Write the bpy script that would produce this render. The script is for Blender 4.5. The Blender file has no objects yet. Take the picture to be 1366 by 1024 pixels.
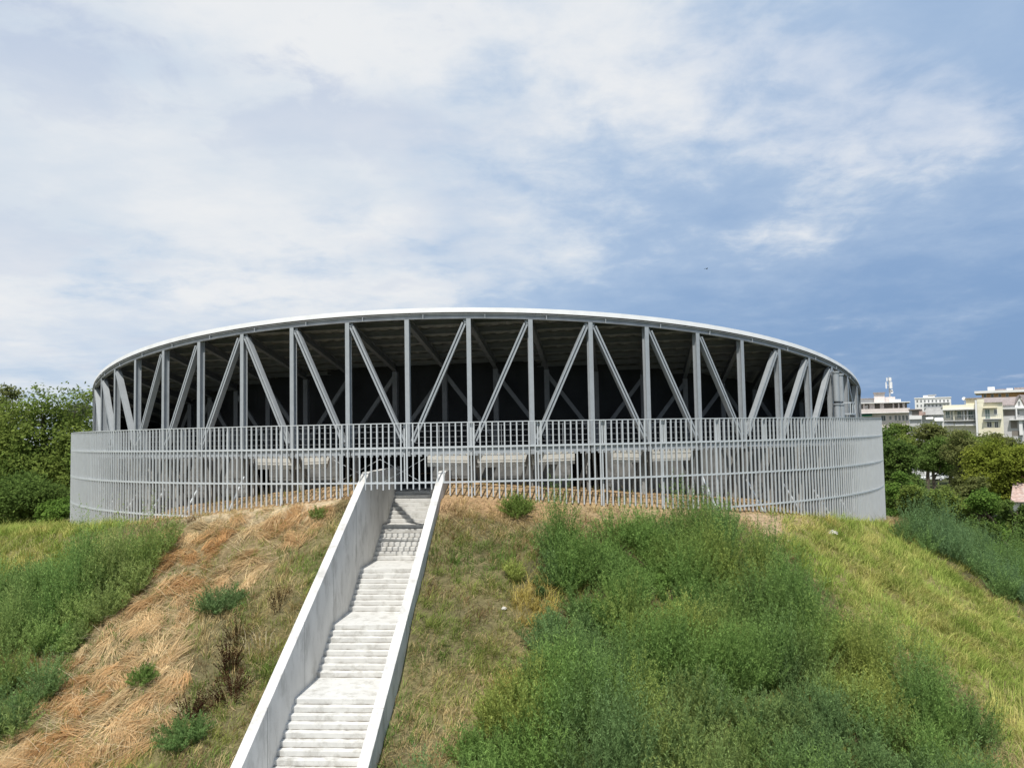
import bpy, math, random
import numpy as np
from mathutils import Vector, Matrix
PI = math.pi
R = math.radians
random.seed(5)
rng = np.random.default_rng(11)
scene = bpy.context.scene
COL = scene.collection
CZ = 11.0                       # eye height above the plain
F = 1120.0                      # focal length in photo pixels, used only to pick real sizes
CX, CY = -2.1082, 59.963        # centre of the round arena
UP = Vector((0, 0, 1))

# ------------------------------------------------------------------ helpers
def tag(o, label=None, cat=None, group=None, kind=None):
    if label: o['label'] = label
    if cat: o['category'] = cat
    if group: o['group'] = group
    if kind: o['kind'] = kind
    return o

def empty(name, loc, rz=0.0):
    o = bpy.data.objects.new(name, None)
    COL.objects.link(o)
    o.location = loc
    o.rotation_euler = (0, 0, rz)
    o.empty_display_size = 0.3
    return o

class MB:
    def __init__(s):
        s.v = []; s.f = []
    def add(s, vs, fs):
        n = len(s.v)
        s.v.extend([tuple(p) for p in vs])
        s.f.extend([tuple(i + n for i in f) for f in fs])
    def box(s, x0, x1, y0, y1, z0, z1):
        s.add([(x0,y0,z0),(x1,y0,z0),(x1,y1,z0),(x0,y1,z0),(x0,y0,z1),(x1,y0,z1),(x1,y1,z1),(x0,y1,z1)],
              [(0,3,2,1),(4,5,6,7),(0,1,5,4),(1,2,6,5),(2,3,7,6),(3,0,4,7)])
    def bar(s, p0, p1, out, w, h):
        """box along p0-p1; h measured along 'out', w across"""
        p0 = Vector(p0); p1 = Vector(p1); a = (p1 - p0).normalized(); o = Vector(out)
        o = (o - a * o.dot(a)).normalized(); b = a.cross(o)
        vs = []
        for p in (p0, p1):
            for i, j in ((-1,-1),(1,-1),(1,1),(-1,1)):
                vs.append(p + b * (i * w / 2) + o * (j * h / 2))
        s.add(vs, [(0,3,2,1),(4,5,6,7),(0,1,5,4),(1,2,6,5),(2,3,7,6),(3,0,4,7)])
    def ibeam(s, p0, p1, out, w, h, tf=.022, tw=.018):
        """rolled I section, flanges face +-out"""
        p0 = Vector(p0); p1 = Vector(p1); a = (p1 - p0).normalized(); o = Vector(out)
        o = (o - a * o.dot(a)).normalized()
        s.bar(p0 + o * (h - tf) / 2, p1 + o * (h - tf) / 2, o, w, tf)
        s.bar(p0 - o * (h - tf) / 2, p1 - o * (h - tf) / 2, o, w, tf)
        s.bar(p0, p1, o, tw, h - 2 * tf)
    def cyl(s, p0, p1, r0, r1=None, n=10, cap=True):
        r1 = r0 if r1 is None else r1
        p0 = Vector(p0); p1 = Vector(p1); a = (p1 - p0).normalized()
        o = a.orthogonal().normalized(); b = a.cross(o)
        vs = []
        for p, r in ((p0, r0), (p1, r1)):
            for k in range(n):
                t = 2 * PI * k / n
                vs.append(p + o * (r * math.cos(t)) + b * (r * math.sin(t)))
        fs = [(k, (k + 1) % n, n + (k + 1) % n, n + k) for k in range(n)]
        if cap:
            fs += [tuple(range(n))[::-1], tuple(range(n, 2 * n))]
        s.add(vs, fs)
    def prism(s, pts, y0, y1):
        """pts in (x,z), extruded along y"""
        n = len(pts)
        vs = [(x, y0, z) for x, z in pts] + [(x, y1, z) for x, z in pts]
        fs = [tuple(range(n)), tuple(range(n, 2 * n))[::-1]] + [((k + 1) % n, k, n + k, n + (k + 1) % n) for k in range(n)]
        s.add(vs, fs)
    def build(s, name, m, parent=None, smooth=False, bevel=0):
        me = bpy.data.meshes.new(name)
        me.from_pydata(s.v, [], s.f)
        me.update()
        if smooth:
            me.polygons.foreach_set('use_smooth', [True] * len(me.polygons))
        me.materials.append(m)
        o = bpy.data.objects.new(name, me)
        COL.objects.link(o)
        if parent: o.parent = parent
        if bevel:
            b = o.modifiers.new('bevel', 'BEVEL'); b.width = bevel; b.segments = 2; b.limit_method = 'ANGLE'
        return o

def fmesh(name, V, T, m, tint=None, parent=None):
    """fast triangle mesh with a per-vertex colour of the plant itself"""
    V = np.ascontiguousarray(V, dtype=np.float32); T = np.ascontiguousarray(T, dtype=np.int32)
    me = bpy.data.meshes.new(name)
    me.vertices.add(len(V)); me.vertices.foreach_set('co', V.ravel())
    me.loops.add(T.size); me.loops.foreach_set('vertex_index', T.ravel())
    me.polygons.add(len(T)); me.polygons.foreach_set('loop_start', np.arange(0, T.size, 3, dtype=np.int32))
    me.update(calc_edges=True)
    if tint is not None:
        at = me.attributes.new('tint', 'FLOAT_COLOR', 'POINT')
        c = np.ones((len(V), 4), np.float32); c[:, :3] = tint
        at.data.foreach_set('color', c.ravel())
    me.materials.append(m)
    o = bpy.data.objects.new(name, me)
    COL.objects.link(o)
    if parent: o.parent = parent
    return o

def _hash(i, j, s):
    n = (i * 374761393 + j * 668265263 + s * 974634777) & 0x7fffffff
    n = ((n ^ (n >> 13)) * 1274126177) & 0x7fffffff
    return ((n ^ (n >> 16)) & 0xffff) / 65535.0

def vnoise(x, y, s=0):
    x = np.asarray(x, float); y = np.asarray(y, float)
    i = np.floor(x).astype(np.int64); j = np.floor(y).astype(np.int64)
    u = x - i; v = y - j
    u = u * u * (3 - 2 * u); v = v * v * (3 - 2 * v)
    a = _hash(i, j, s); b = _hash(i + 1, j, s); c = _hash(i, j + 1, s); d = _hash(i + 1, j + 1, s)
    return (a * (1 - u) + b * u) * (1 - v) + (c * (1 - u) + d * u) * v

def fbm(x, y, s=0, o=3):
    t = 0; a = .5; n = 0
    for k in range(o):
        t = t + a * vnoise(x * 2 ** k, y * 2 ** k, s + k); n += a; a *= .5
    return t / n

def inpoly(x, y, P):
    r = np.zeros(len(x), bool); n = len(P)
    for k in range(n):
        x0, y0 = P[k]; x1, y1 = P[(k + 1) % n]
        c = ((y0 > y) != (y1 > y))
        with np.errstate(divide='ignore', invalid='ignore'):
            xi = (x1 - x0) * (y - y0) / ((y1 - y0) if y1 != y0 else 1e-9) + x0
        r ^= c & (x < xi)
    return r

# ------------------------------------------------------------------ materials
def mat(name, base, rough=.7, metal=0.0, var=.12, scale=3.0, bump=.0, bscale=30.0, spec=.35, dark=None, dscale=1.2, damt=.0, stretch=(1,1,1)):
    m = bpy.data.materials.new(name); m.use_nodes = True
    nt = m.node_tree; N = nt.nodes; L = nt.links
    p = N['Principled BSDF']
    p.inputs['Roughness'].default_value = rough; p.inputs['Metallic'].default_value = metal
    p.inputs['Specular IOR Level'].default_value = spec
    tc = N.new('ShaderNodeTexCoord'); mp = N.new('ShaderNodeMapping'); mp.inputs['Scale'].default_value = stretch
    L.new(tc.outputs['Object'], mp.inputs['Vector'])
    n = N.new('ShaderNodeTexNoise'); n.inputs['Scale'].default_value = scale; n.inputs['Detail'].default_value = 6
    L.new(mp.outputs[0], n.inputs['Vector'])
    mr = N.new('ShaderNodeMapRange'); mr.inputs[1].default_value = .3; mr.inputs[2].default_value = .7
    mr.inputs[3].default_value = 1 - var; mr.inputs[4].default_value = 1 + var
    L.new(n.outputs['Fac'], mr.inputs[0])
    mx = N.new('ShaderNodeVectorMath'); mx.operation = 'SCALE'; mx.inputs[0].default_value = base
    L.new(mr.outputs[0], mx.inputs['Scale'])
    out = mx.outputs[0]
    if dark:
        n2 = N.new('ShaderNodeTexNoise'); n2.inputs['Scale'].default_value = dscale; n2.inputs['Detail'].default_value = 9; n2.inputs['Roughness'].default_value = .68
        L.new(mp.outputs[0], n2.inputs['Vector'])
        r2 = N.new('ShaderNodeMapRange'); r2.inputs[1].default_value = .5; r2.inputs[2].default_value = .72; r2.inputs[3].default_value = 0; r2.inputs[4].default_value = damt
        L.new(n2.outputs['Fac'], r2.inputs[0])
        mm = N.new('ShaderNodeMix'); mm.data_type = 'RGBA'
        L.new(r2.outputs[0], mm.inputs[0]); L.new(out, mm.inputs[6]); mm.inputs[7].default_value = (*dark, 1)
        out = mm.outputs[2]
    L.new(out, p.inputs['Base Color'])
    if bump:
        n3 = N.new('ShaderNodeTexNoise'); n3.inputs['Scale'].default_value = bscale; n3.inputs['Detail'].default_value = 5
        L.new(tc.outputs['Object'], n3.inputs['Vector'])
        b = N.new('ShaderNodeBump'); b.inputs['Strength'].default_value = bump; b.inputs['Distance'].default_value = .03
        L.new(n3.outputs['Fac'], b.inputs['Height']); L.new(b.outputs[0], p.inputs['Normal'])
    return m

def leafmat(name, trans=.3):
    m = bpy.data.materials.new(name); m.use_nodes = True
    nt = m.node_tree; N = nt.nodes; L = nt.links
    N.remove(N['Principled BSDF'])
    a = N.new('ShaderNodeAttribute'); a.attribute_name = 'tint'
    d = N.new('ShaderNodeBsdfDiffuse'); t = N.new('ShaderNodeBsdfTranslucent'); x = N.new('ShaderNodeMixShader')
    x.inputs[0].default_value = trans
    L.new(a.outputs['Color'], d.inputs['Color']); L.new(a.outputs['Color'], t.inputs['Color'])
    L.new(d.outputs[0], x.inputs[1]); L.new(t.outputs[0], x.inputs[2])
    L.new(x.outputs[0], N['Material Output'].inputs['Surface'])
    return m

M = {}
M['galv'] = mat('galvanised_steel', (.54, .57, .59), .5, .05, .06, 3, spec=.5, dark=(.43, .455, .475), dscale=1.5, damt=.5)
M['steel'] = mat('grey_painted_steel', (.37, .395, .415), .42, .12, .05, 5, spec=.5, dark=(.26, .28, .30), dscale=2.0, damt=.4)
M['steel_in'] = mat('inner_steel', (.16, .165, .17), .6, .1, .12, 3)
M['beam'] = mat('rim_beam_steel', (.33, .345, .36), .5, .2, .15, 2)
M['fascia'] = mat('white_roof_sheet', (.68, .69, .69), .5, .0, .05, 2, dark=(.54, .55, .56), dscale=1.2, damt=.6)
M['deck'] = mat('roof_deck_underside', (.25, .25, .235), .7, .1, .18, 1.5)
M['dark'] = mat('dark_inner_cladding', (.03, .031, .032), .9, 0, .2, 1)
M['slab'] = mat('slab_concrete', (.34, .335, .32), .85, 0, .15, 2, dark=(.16, .16, .155), dscale=1.2, damt=.6)
M['sunlit_band'] = mat('sunlit_wall_band', (.66, .645, .60), .85, 0, .10, 2, dark=(.33, .30, .26), dscale=2, damt=.5)  # pale tone carries the sunlight on the top of the lower wall
M['shaded_wall'] = mat('shaded_concrete', (.17, .17, .165), .9, 0, .25, 1.6, dark=(.36, .36, .35), dscale=1.1, damt=.85)  # concrete darkened so the colour carries the shade on the lower wall
M['conc'] = mat('stair_concrete', (.61, .605, .58), .85, 0, .07, 3.0, bump=.2, bscale=25, dark=(.33, .315, .28), dscale=2.4, damt=.85)
M['concwall'] = mat('parapet_concrete', (.61, .60, .575), .85, 0, .10, 1.4, bump=.2, bscale=18, dark=(.34, .33, .305), dscale=1.5, damt=.9, stretch=(1, 1, .5))
M['leaf'] = leafmat('leaf', .42)
M['grass'] = leafmat('grass_blade', .25)
M['bark'] = mat('bark', (.10, .08, .06), .95, 0, .3, 8, bump=.5, bscale=12)
M['dirt'] = mat('step_dirt', (.20, .18, .15), .95, 0, .3, 5)
M['joint'] = mat('dark_joint', (.22, .215, .20), .95, 0, .3, 9)  # dark grey of the thin pour joint strips
M['stone'] = mat('pale_stone', (.55, .53, .48), .9, 0, .15, 6, bump=.4)

# ------------------------------------------------------------------ terrain
ZBA = [-180,-110,-60,-41,-33,-26,-20.6,-15,-10,-5,0,5.6,10,17,23,29,35,40,47,60,90,180]
ZBZ = [-6.5,-6,-4.75,-4.1,-3.65,-3.3,-3.0,-2.75,-2.5,-2.45,-2.5,-2.75,-2.95,-3.2,-3.45,-3.65,-3.95,-4.3,-4.75,-5.3,-6,-6.5]
BA = [-180,-75,-55,-40,-25,-12,40,60,180]
BB = [2.0,5,4.5,2.6,1.0,0.3,0.3,0.6,2.0]
PU = [-50,0,.9,4.4,7.3,9.7,11.7,15,20,30]
PZ = [0,0,-.6,-2.4,-4.05,-5.25,-6.1,-7.4,-9.0,-11]
def polar(x, y):
    dx = np.asarray(x, float) - CX; dy = np.asarray(y, float) - CY
    return np.hypot(dx, dy), np.degrees(np.arctan2(dx, -dy))
def terrain(x, y):
    """height above the plain"""
    x = np.asarray(x, float); y = np.asarray(y, float)
    rho, ph = polar(x, y)
    zb = np.interp(ph, ZBA, ZBZ); u = rho - 26.2 - np.interp(ph, BA, BB)
    z = zb + np.interp(u, PU, PZ)
    z = z + np.clip(u / 2, 0, 1) * (.10*np.sin(x*.9+1.3)*np.sin(y*1.1)+.06*np.sin(x*2.1+y*1.7)+.12*np.sin(x*.33+2)*np.cos(y*.41))
    z = z + .62 * np.clip((26.1 - rho) / 2.0, 0, 1) * np.clip((48 - np.abs(ph)) / 12, 0, 1)
    return np.maximum(z, -11.) + CZ
def pol(rho, deg, z=0.0):
    """point on the arena's own polar grid, z relative to eye height"""
    return Vector((CX + rho * math.sin(R(deg)), CY - rho * math.cos(R(deg)), z + CZ))
def outw(deg): return Vector((math.sin(R(deg)), -math.cos(R(deg)), 0))

# stair line: origin, downhill direction d, sideways n
S0 = Vector((-5.944, 35.548, 0)); SA = -.0698
SD = Vector((math.sin(SA), -math.cos(SA), 0)); SN = Vector((math.cos(SA), math.sin(SA), 0))
SW = 2.9
def stair_sn(x, y):
    x = np.asarray(x, float) - S0.x; y = np.asarray(y, float) - S0.y
    return x * SD.x + y * SD.y, x * SN.x + y * SN.y
def in_stairs(x, y, m=.35):
    s, n = stair_sn(x, y)
    return (s > -6.5) & (s < 24) & (n > -m) & (n < SW + m)

# zones of the slope, as ground polygons in metres
Z_A = [(-0.8, 29.5), (0.1, 29.7), (2.0, 31.0), (3.2, 31.6), (5.7, 33.1), (7.2, 33.9), (8.3, 33.8), (9.1, 32.7), (10.1, 31.4), (10.9, 30.2), (12.1, 28.2), (13.4, 27.2), (14.0, 25.8), (13.4, 24.6), (12.2, 20.5), (-2.1, 20.0), (-1.3, 23.0), (0.0, 24.2), (0.3, 25.5), (1.5, 27.6), (1.2, 28.6), (0.1, 29.2)]
Z_B = [(-23, 32.2), (-19.6, 32.3), (-18.3, 33.1), (-17.1, 33.4), (-15.4, 33.9), (-14.1, 33.6), (-13.6, 32.6), (-13.4, 30.6), (-13.9, 29.4), (-14.7, 28.8), (-15.7, 28.5), (-17.5, 28.8), (-20, 29.1)]
Z_B2 = [(-18.1, 27.4), (-16.4, 27.2), (-15.3, 27.0), (-14.5, 26.6), (-14.0, 25.6), (-14.1, 24.6), (-14.8, 24.6), (-17.3, 24.9)]
Z_C = [(18.4, 41.9), (22.2, 46.2), (27, 51), (31, 50), (29.3, 45.5), (23.7, 37.0), (22.7, 38.2), (21.9, 39.3), (20.7, 41.0), (19.0, 42.2)]
Z_STRAW = [(-14.7,34.8),(-11.7,34.4),(-8.4,34.7),(-6.9,34.3),(-7.4,32.8),(-8.7,31.0),(-8.9,29.5),(-10.3,30.1),(-10.6,27.8),(-9.5,24.3),(-10.2,23.4),(-11.8,20.5),(-16.0,20.5),(-16.3,24.9),(-14.1,25.9),(-14.7,28.5),(-13.9,30.5),(-13.9,33.0)]
Z_YEL = [(10.4,36.6),(18.7,43.6),(20.4,41.9),(21.5,35.4),(23.5,31.8),(17.8,22.4),(14.5,24.7),(15.0,28.2),(13.0,30.1),(11.3,32.7),(10.9,34.8)]
Z_FAR = [(-36,50),(-30.1,52),(-25.5,50),(-20,42),(-16.5,37.2),(-17.1,33.6),(-24.8,33)]
Z_GOLD = [(0.1,28.9),(1.0,29.4),(1.7,28.5),(1.2,27.4),(0.6,26.8),(-0.1,27.5)]
Z_GOLD2 = [(-0.6,25.5),(0.2,25.6),(0.3,24.7),(-0.2,24.2),(-0.7,24.7)]
Z_BROWN = [(-10.3,26.8),(-8.9,27.3),(-7.6,25.5),(-8.2,23.3),(-9.5,23.7)]
Z_DIRT3 = [(9.8, 36.3), (11.6, 37.2), (11.6, 36.0), (10.4, 35.2)]

def ground_colour(x, y):
    rho, ph = polar(x, y)
    n = fbm(x * .7, y * .7, 3); n2 = fbm(x * 2.3, y * 2.3, 9)
    c = np.empty((len(x), 3))
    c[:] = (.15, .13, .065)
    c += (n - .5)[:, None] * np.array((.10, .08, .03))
    def put(mask, col, a=1.0):
        mm = (mask * a)[:, None]
        c[:] = c * (1 - mm) + np.array(col) * mm
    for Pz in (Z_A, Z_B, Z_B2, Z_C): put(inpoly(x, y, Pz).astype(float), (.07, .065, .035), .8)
    put(inpoly(x, y, Z_STRAW).astype(float), (.22, .165, .09), .8)
    put(inpoly(x, y, Z_YEL).astype(float), (.25, .22, .09), .7)
    put(inpoly(x, y, Z_FAR).astype(float), (.22, .20, .09), .7)
    band = np.clip(1 - np.abs(rho - 26.4) / 1.3, 0, 1)
    put(np.clip(band * 2.0, 0, 1) * ((ph < -11) & (ph > -40)), (.46, .37, .245), .9)
    put(np.clip(band * 1.8, 0, 1) * ((ph > -5) & (ph < 9)), (.40, .26, .145), .85)
    put(np.clip(band * 1.6, 0, 1) * ((ph >= 9) & (ph < 40)), (.37, .27, .16), .8)
    put(inpoly(x, y, Z_DIRT3).astype(float), (.40, .29, .19), .8)
    put((rho < 26).astype(float), (.36, .245, .14), .9)
    put((rho > 46).astype(float), (.075, .085, .035), 1.0)
    c *= (.8 + .4 * n2)[:, None]
    return np.clip(c, 0.01, .7)

gm = bpy.data.materials.new('soil'); gm.use_nodes = True
_N = gm.node_tree.nodes; _L = gm.node_tree.links
_a = _N.new('ShaderNodeAttribute'); _a.attribute_name = 'tint'
_tc = _N.new('ShaderNodeTexCoord'); _n = _N.new('ShaderNodeTexNoise'); _n.inputs['Scale'].default_value = 7; _n.inputs['Detail'].default_value = 8
_L.new(_tc.outputs['Object'], _n.inputs['Vector'])
_mr = _N.new('ShaderNodeMapRange'); _mr.inputs[1].default_value = .3; _mr.inputs[2].default_value = .7; _mr.inputs[3].default_value = .65; _mr.inputs[4].default_value = 1.3
_L.new(_n.outputs['Fac'], _mr.inputs[0])
_v = _N.new('ShaderNodeVectorMath'); _v.operation = 'SCALE'
_L.new(_a.outputs['Color'], _v.inputs[0]); _L.new(_mr.outputs[0], _v.inputs['Scale'])
_p = _N['Principled BSDF']; _p.inputs['Roughness'].default_value = 1; _p.inputs['Specular IOR Level'].default_value = .1
_L.new(_v.outputs[0], _p.inputs['Base Color'])
_b = _N.new('ShaderNodeBump'); _b.inputs['Strength'].default_value = .6; _b.inputs['Distance'].default_value = .06
_L.new(_n.outputs['Fac'], _b.inputs['Height']); _L.new(_b.outputs[0], _p.inputs['Normal'])

def axis(lo, hi, step, far):
    a = list(np.arange(lo, hi + 1e-6, step))
    g = step; l = lo; h = hi; L1 = []; L2 = []
    while l > -far: g *= 1.45; l -= g; L1.append(l)
    g = step
    while h < far: g *= 1.45; h += g; L2.append(h)
    return np.array(L1[::-1] + a + L2)
def build_ground():
    xs = axis(-32, 30, .2, 2500); ys = axis(12, 64, .2, 2500)
    X, Y = np.meshgrid(xs, ys); sh = X.shape
    x = X.ravel(); y = Y.ravel()
    z = terrain(x, y)
    z += np.where(np.hypot(x - CX, y - CY) < 45, .05 * (fbm(x * 2.2, y * 2.2, 4) - .5) * 2, 0)
    idx = np.arange(x.size).reshape(sh)
    a = idx[:-1, :-1].ravel(); b = idx[:-1, 1:].ravel(); c = idx[1:, 1:].ravel(); d = idx[1:, :-1].ravel()
    mx = (x[a] + x[c]) / 2; my = (y[a] + y[c]) / 2
    s, n = stair_sn(mx, my)
    keep = ~((s > -6.3) & (s < 18.5) & (n > -.15) & (n < SW + .15))
    a, b, c, d = a[keep], b[keep], c[keep], d[keep]
    T = np.concatenate([np.stack([a, b, c], 1), np.stack([a, c, d], 1)])
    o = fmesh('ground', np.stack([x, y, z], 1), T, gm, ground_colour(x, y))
    o.data.polygons.foreach_set('use_smooth', [True] * len(o.data.polygons))
    tag(o, 'earth mound and plain of dry tan soil under the arena', 'ground', kind='structure')
build_ground()

# ------------------------------------------------------------------ staircase
def build_stairs():
    root = empty('staircase', (S0.x, S0.y, CZ - 9.5))
    tag(root, 'long pale concrete staircase with sloping parapet walls climbing the grassy mound', 'staircase')
    inv = Vector(root.location)
    def P(s, n, z): return S0 + SD * s + SN * n + Vector((0, 0, z + CZ)) - inv
    h, t, L = .16, .25, 2.193
    prof = []                                   # (s, z) walking line from the top down
    z = -5.154 + 2.0 * 8 * h; s = -5.6 - 1.6
    prof.append((s, z)); s = -4.55; prof.append((s, z))
    top = True
    def flight(s, z):
        for k in range(8):
            z -= h; prof.append((s, z))
            if k < 7:
                s += t; prof.append((s, z))
        return s, z
    s, z = flight(s, z)                          # upper flight
    s = -1.75; prof.append((s, z))
    s, z = flight(s, z)
    for k in range(4):
        s += L; prof.append((s, z))
        s, z = flight(s, z)
    s += 2.5; prof.append((s, z))
    mb = MB()
    n = len(prof); NS = 7
    # rounded worn nosings: shift each nosing slightly, cut a small chamfer
    pr = []
    for i, (a, b) in enumerate(prof):
        if 0 < i < n - 1 and prof[i + 1][0] == a and prof[i + 1][1] < b:
            pr += [(a - .008, b), (a + .004, b - .012)]
        elif 0 < i < n - 1 and prof[i - 1][0] == a and prof[i - 1][1] > b:
            pr += [(a, b)]
        else:
            pr += [(a, b)]
    vs = []
    for i, (a, b) in enumerate(pr):
        for k in range(NS):
            w = k / (NS - 1) * (SW + .1) - .05
            j = .0025 * math.sin(i * 2.3 + k * 1.7)
            vs.append(P(a + j, w, b + .6 * j))
    fs = []
    for i in range(len(pr) - 1):
        for k in range(NS - 1):
            fs.append((i * NS + k, i * NS + k + 1, (i + 1) * NS + k + 1, (i + 1) * NS + k))
    mb.add(vs, fs)
    steps_ = mb.build('steps', M['conc'], root)
    # thin dirt lying in the inner corners of the treads
    rq = random.Random(9)
    for i in range(1, n - 1):
        a, b = prof[i]
        if prof[i - 1][0] == a and prof[i - 1][1] > b:
            k = 26; vs = []
            for j in range(k + 1):
                w = j / k * SW
                d = max(.004, .012 + .05 * (rq.random() ** 2.2) + .02 * math.sin(i * 3.1 + j * .6))
                vs += [P(a - .01, w, b + .012), P(a + d, w, b + .006)]
            mb = MB(); mb.add(vs, [(2*j, 2*j+2, 2*j+3, 2*j+1) for j in range(k)])
            mb.build('dirt', M['dirt'], steps_)
    def wallz(s): return -1.45 if s < .57 else -1.45 - .497 * (s - .57)
    for n0, n1 in ((-.3, 0.0), (SW, SW + .3)):
        mb = MB()
        ss = [-6.2, -4, -2, .1, .57, 1.0, 3.2, 5.4, 7.6, 9.8, 12, 14.2, 16.4, 18.6]
        vs = []
        for a in ss:
            zt = wallz(a); zb = zt - 4.6
            vs += [P(a, n0, zb), P(a, n1, zb), P(a, n1, zt), P(a, n0, zt)]
        fs = [(0, 1, 2, 3)]
        for i in range(len(ss) - 1):
            for k in range(4):
                fs.append((i * 4 + k, (i + 1) * 4 + k, (i + 1) * 4 + (k + 1) % 4, i * 4 + (k + 1) % 4))
        e = (len(ss) - 1) * 4; fs.append((e + 3, e + 2, e + 1, e))
        mb.add(vs, fs)
        w_ = mb.build('parapet_wall', M['concwall'], root, bevel=.02)
        for sj in (2.75, 5.9, 9.1, 12.3, 15.5):
            zt = wallz(sj); mb = MB()
            for nn in (n0 - .003, n1 + .001):
                mb.add([P(sj - .008, nn, zt - 4), P(sj + .008, nn, zt - 4), P(sj + .008, nn, zt + .003), P(sj - .008, nn, zt + .003),
                        P(sj - .008, nn + .002, zt - 4), P(sj + .008, nn + .002, zt - 4), P(sj + .008, nn + .002, zt + .003), P(sj - .008, nn + .002, zt + .003)],
                       [(0,3,2,1),(4,5,6,7),(0,1,5,4),(1,2,6,5),(2,3,7,6),(3,0,4,7)])
            mb.add([P(sj - .008, n0, zt + .004), P(sj + .008, n0, zt - .004), P(sj + .008, n1, zt - .004), P(sj - .008, n1, zt + .004)], [(0, 1, 2, 3)])
            mb.build('pour_joint', M['joint'], w_)
build_stairs()

# ------------------------------------------------------------------ perimeter fence
RF = 26.0
ZTOP = .546
def build_fence():
    root = empty('picket_fence', pol(RF, 0, -2.6))
    tag(root, 'tall curved galvanised picket fence ringing the arena at the top of the mound', 'fence')
    inv = Vector(root.location)
    step = 6.0 / 11
    for pnl in range(-17, 18):
        mb = MB()
        for k in range(11):
            d = pnl * 6.0 + .9 + (k + .5) * step
            p = pol(RF, d); o = outw(d)
            zb = float(np.interp(d, ZBA, ZBZ)) + .12
            s, n = stair_sn(p.x, p.y); s = float(s); n = float(n)
            if 0 <= n <= SW: zb = -2.13
            elif -.36 < n < 0 or SW < n < SW + .36: zb = -1.45 - max(0, .497 * (s - .57)) - .02
            zb += .03 * math.sin(d * 7.3)
            mb.bar(Vector((p.x, p.y, CZ + zb)) - inv, Vector((p.x, p.y, CZ + ZTOP)) - inv, o, .052, .062)
        mb.build('picket_panel', M['galv'], root)
    for z, hh, dep in ((ZTOP - .015, .035, .075), (-.462, .07, .056), (-1.866, .07, .056)):
        mb = MB(); n = 0
        for q in range(-101, 102):
            d0, d1 = q, q + 1
            a = pol(RF, d0, z) - inv; b = pol(RF, d1, z) - inv
            mb.bar(a, b, outw(d0 + .5), hh, dep)
        mb.build('rail', M['galv'], root)
    for q0, q1 in ((-101, -22), (26, 101)):
        mb = MB()
        for q in range(q0, q1):
            mb.bar(pol(RF, q, -3.3) - inv, pol(RF, q + 1, -3.3) - inv, outw(q + .5), .07, .056)
        mb.build('rail', M['galv'], root)
    for pnl in range(-17, 18):
        d = pnl * 6.0 + .9
        mb = MB()
        zb = float(np.interp(d, ZBA, ZBZ))
        for off in (0, .22):
            p = pol(RF - .10, d + off)
            s, n = stair_sn(p.x, p.y)
            lo = -1.9 if -.4 < float(n) < SW + .4 else (zb - .3 if off == 0 else -.5)
            mb.bar(Vector((p.x, p.y, CZ + lo)) - inv, Vector((p.x, p.y, CZ + ZTOP - .02)) - inv, outw(d), .055, .06)
        mb.build('post', M['galv'], root)
        if not (-20 < d < 20):
            mb = MB()
            mb.bar(pol(RF - .16, d, zb + .05) - inv, pol(RF - 1.15, d, zb + 1.5) - inv, outw(d), .08, .05)
            mb.build('raking_strut', M['galv'], root)
build_fence()

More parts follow.
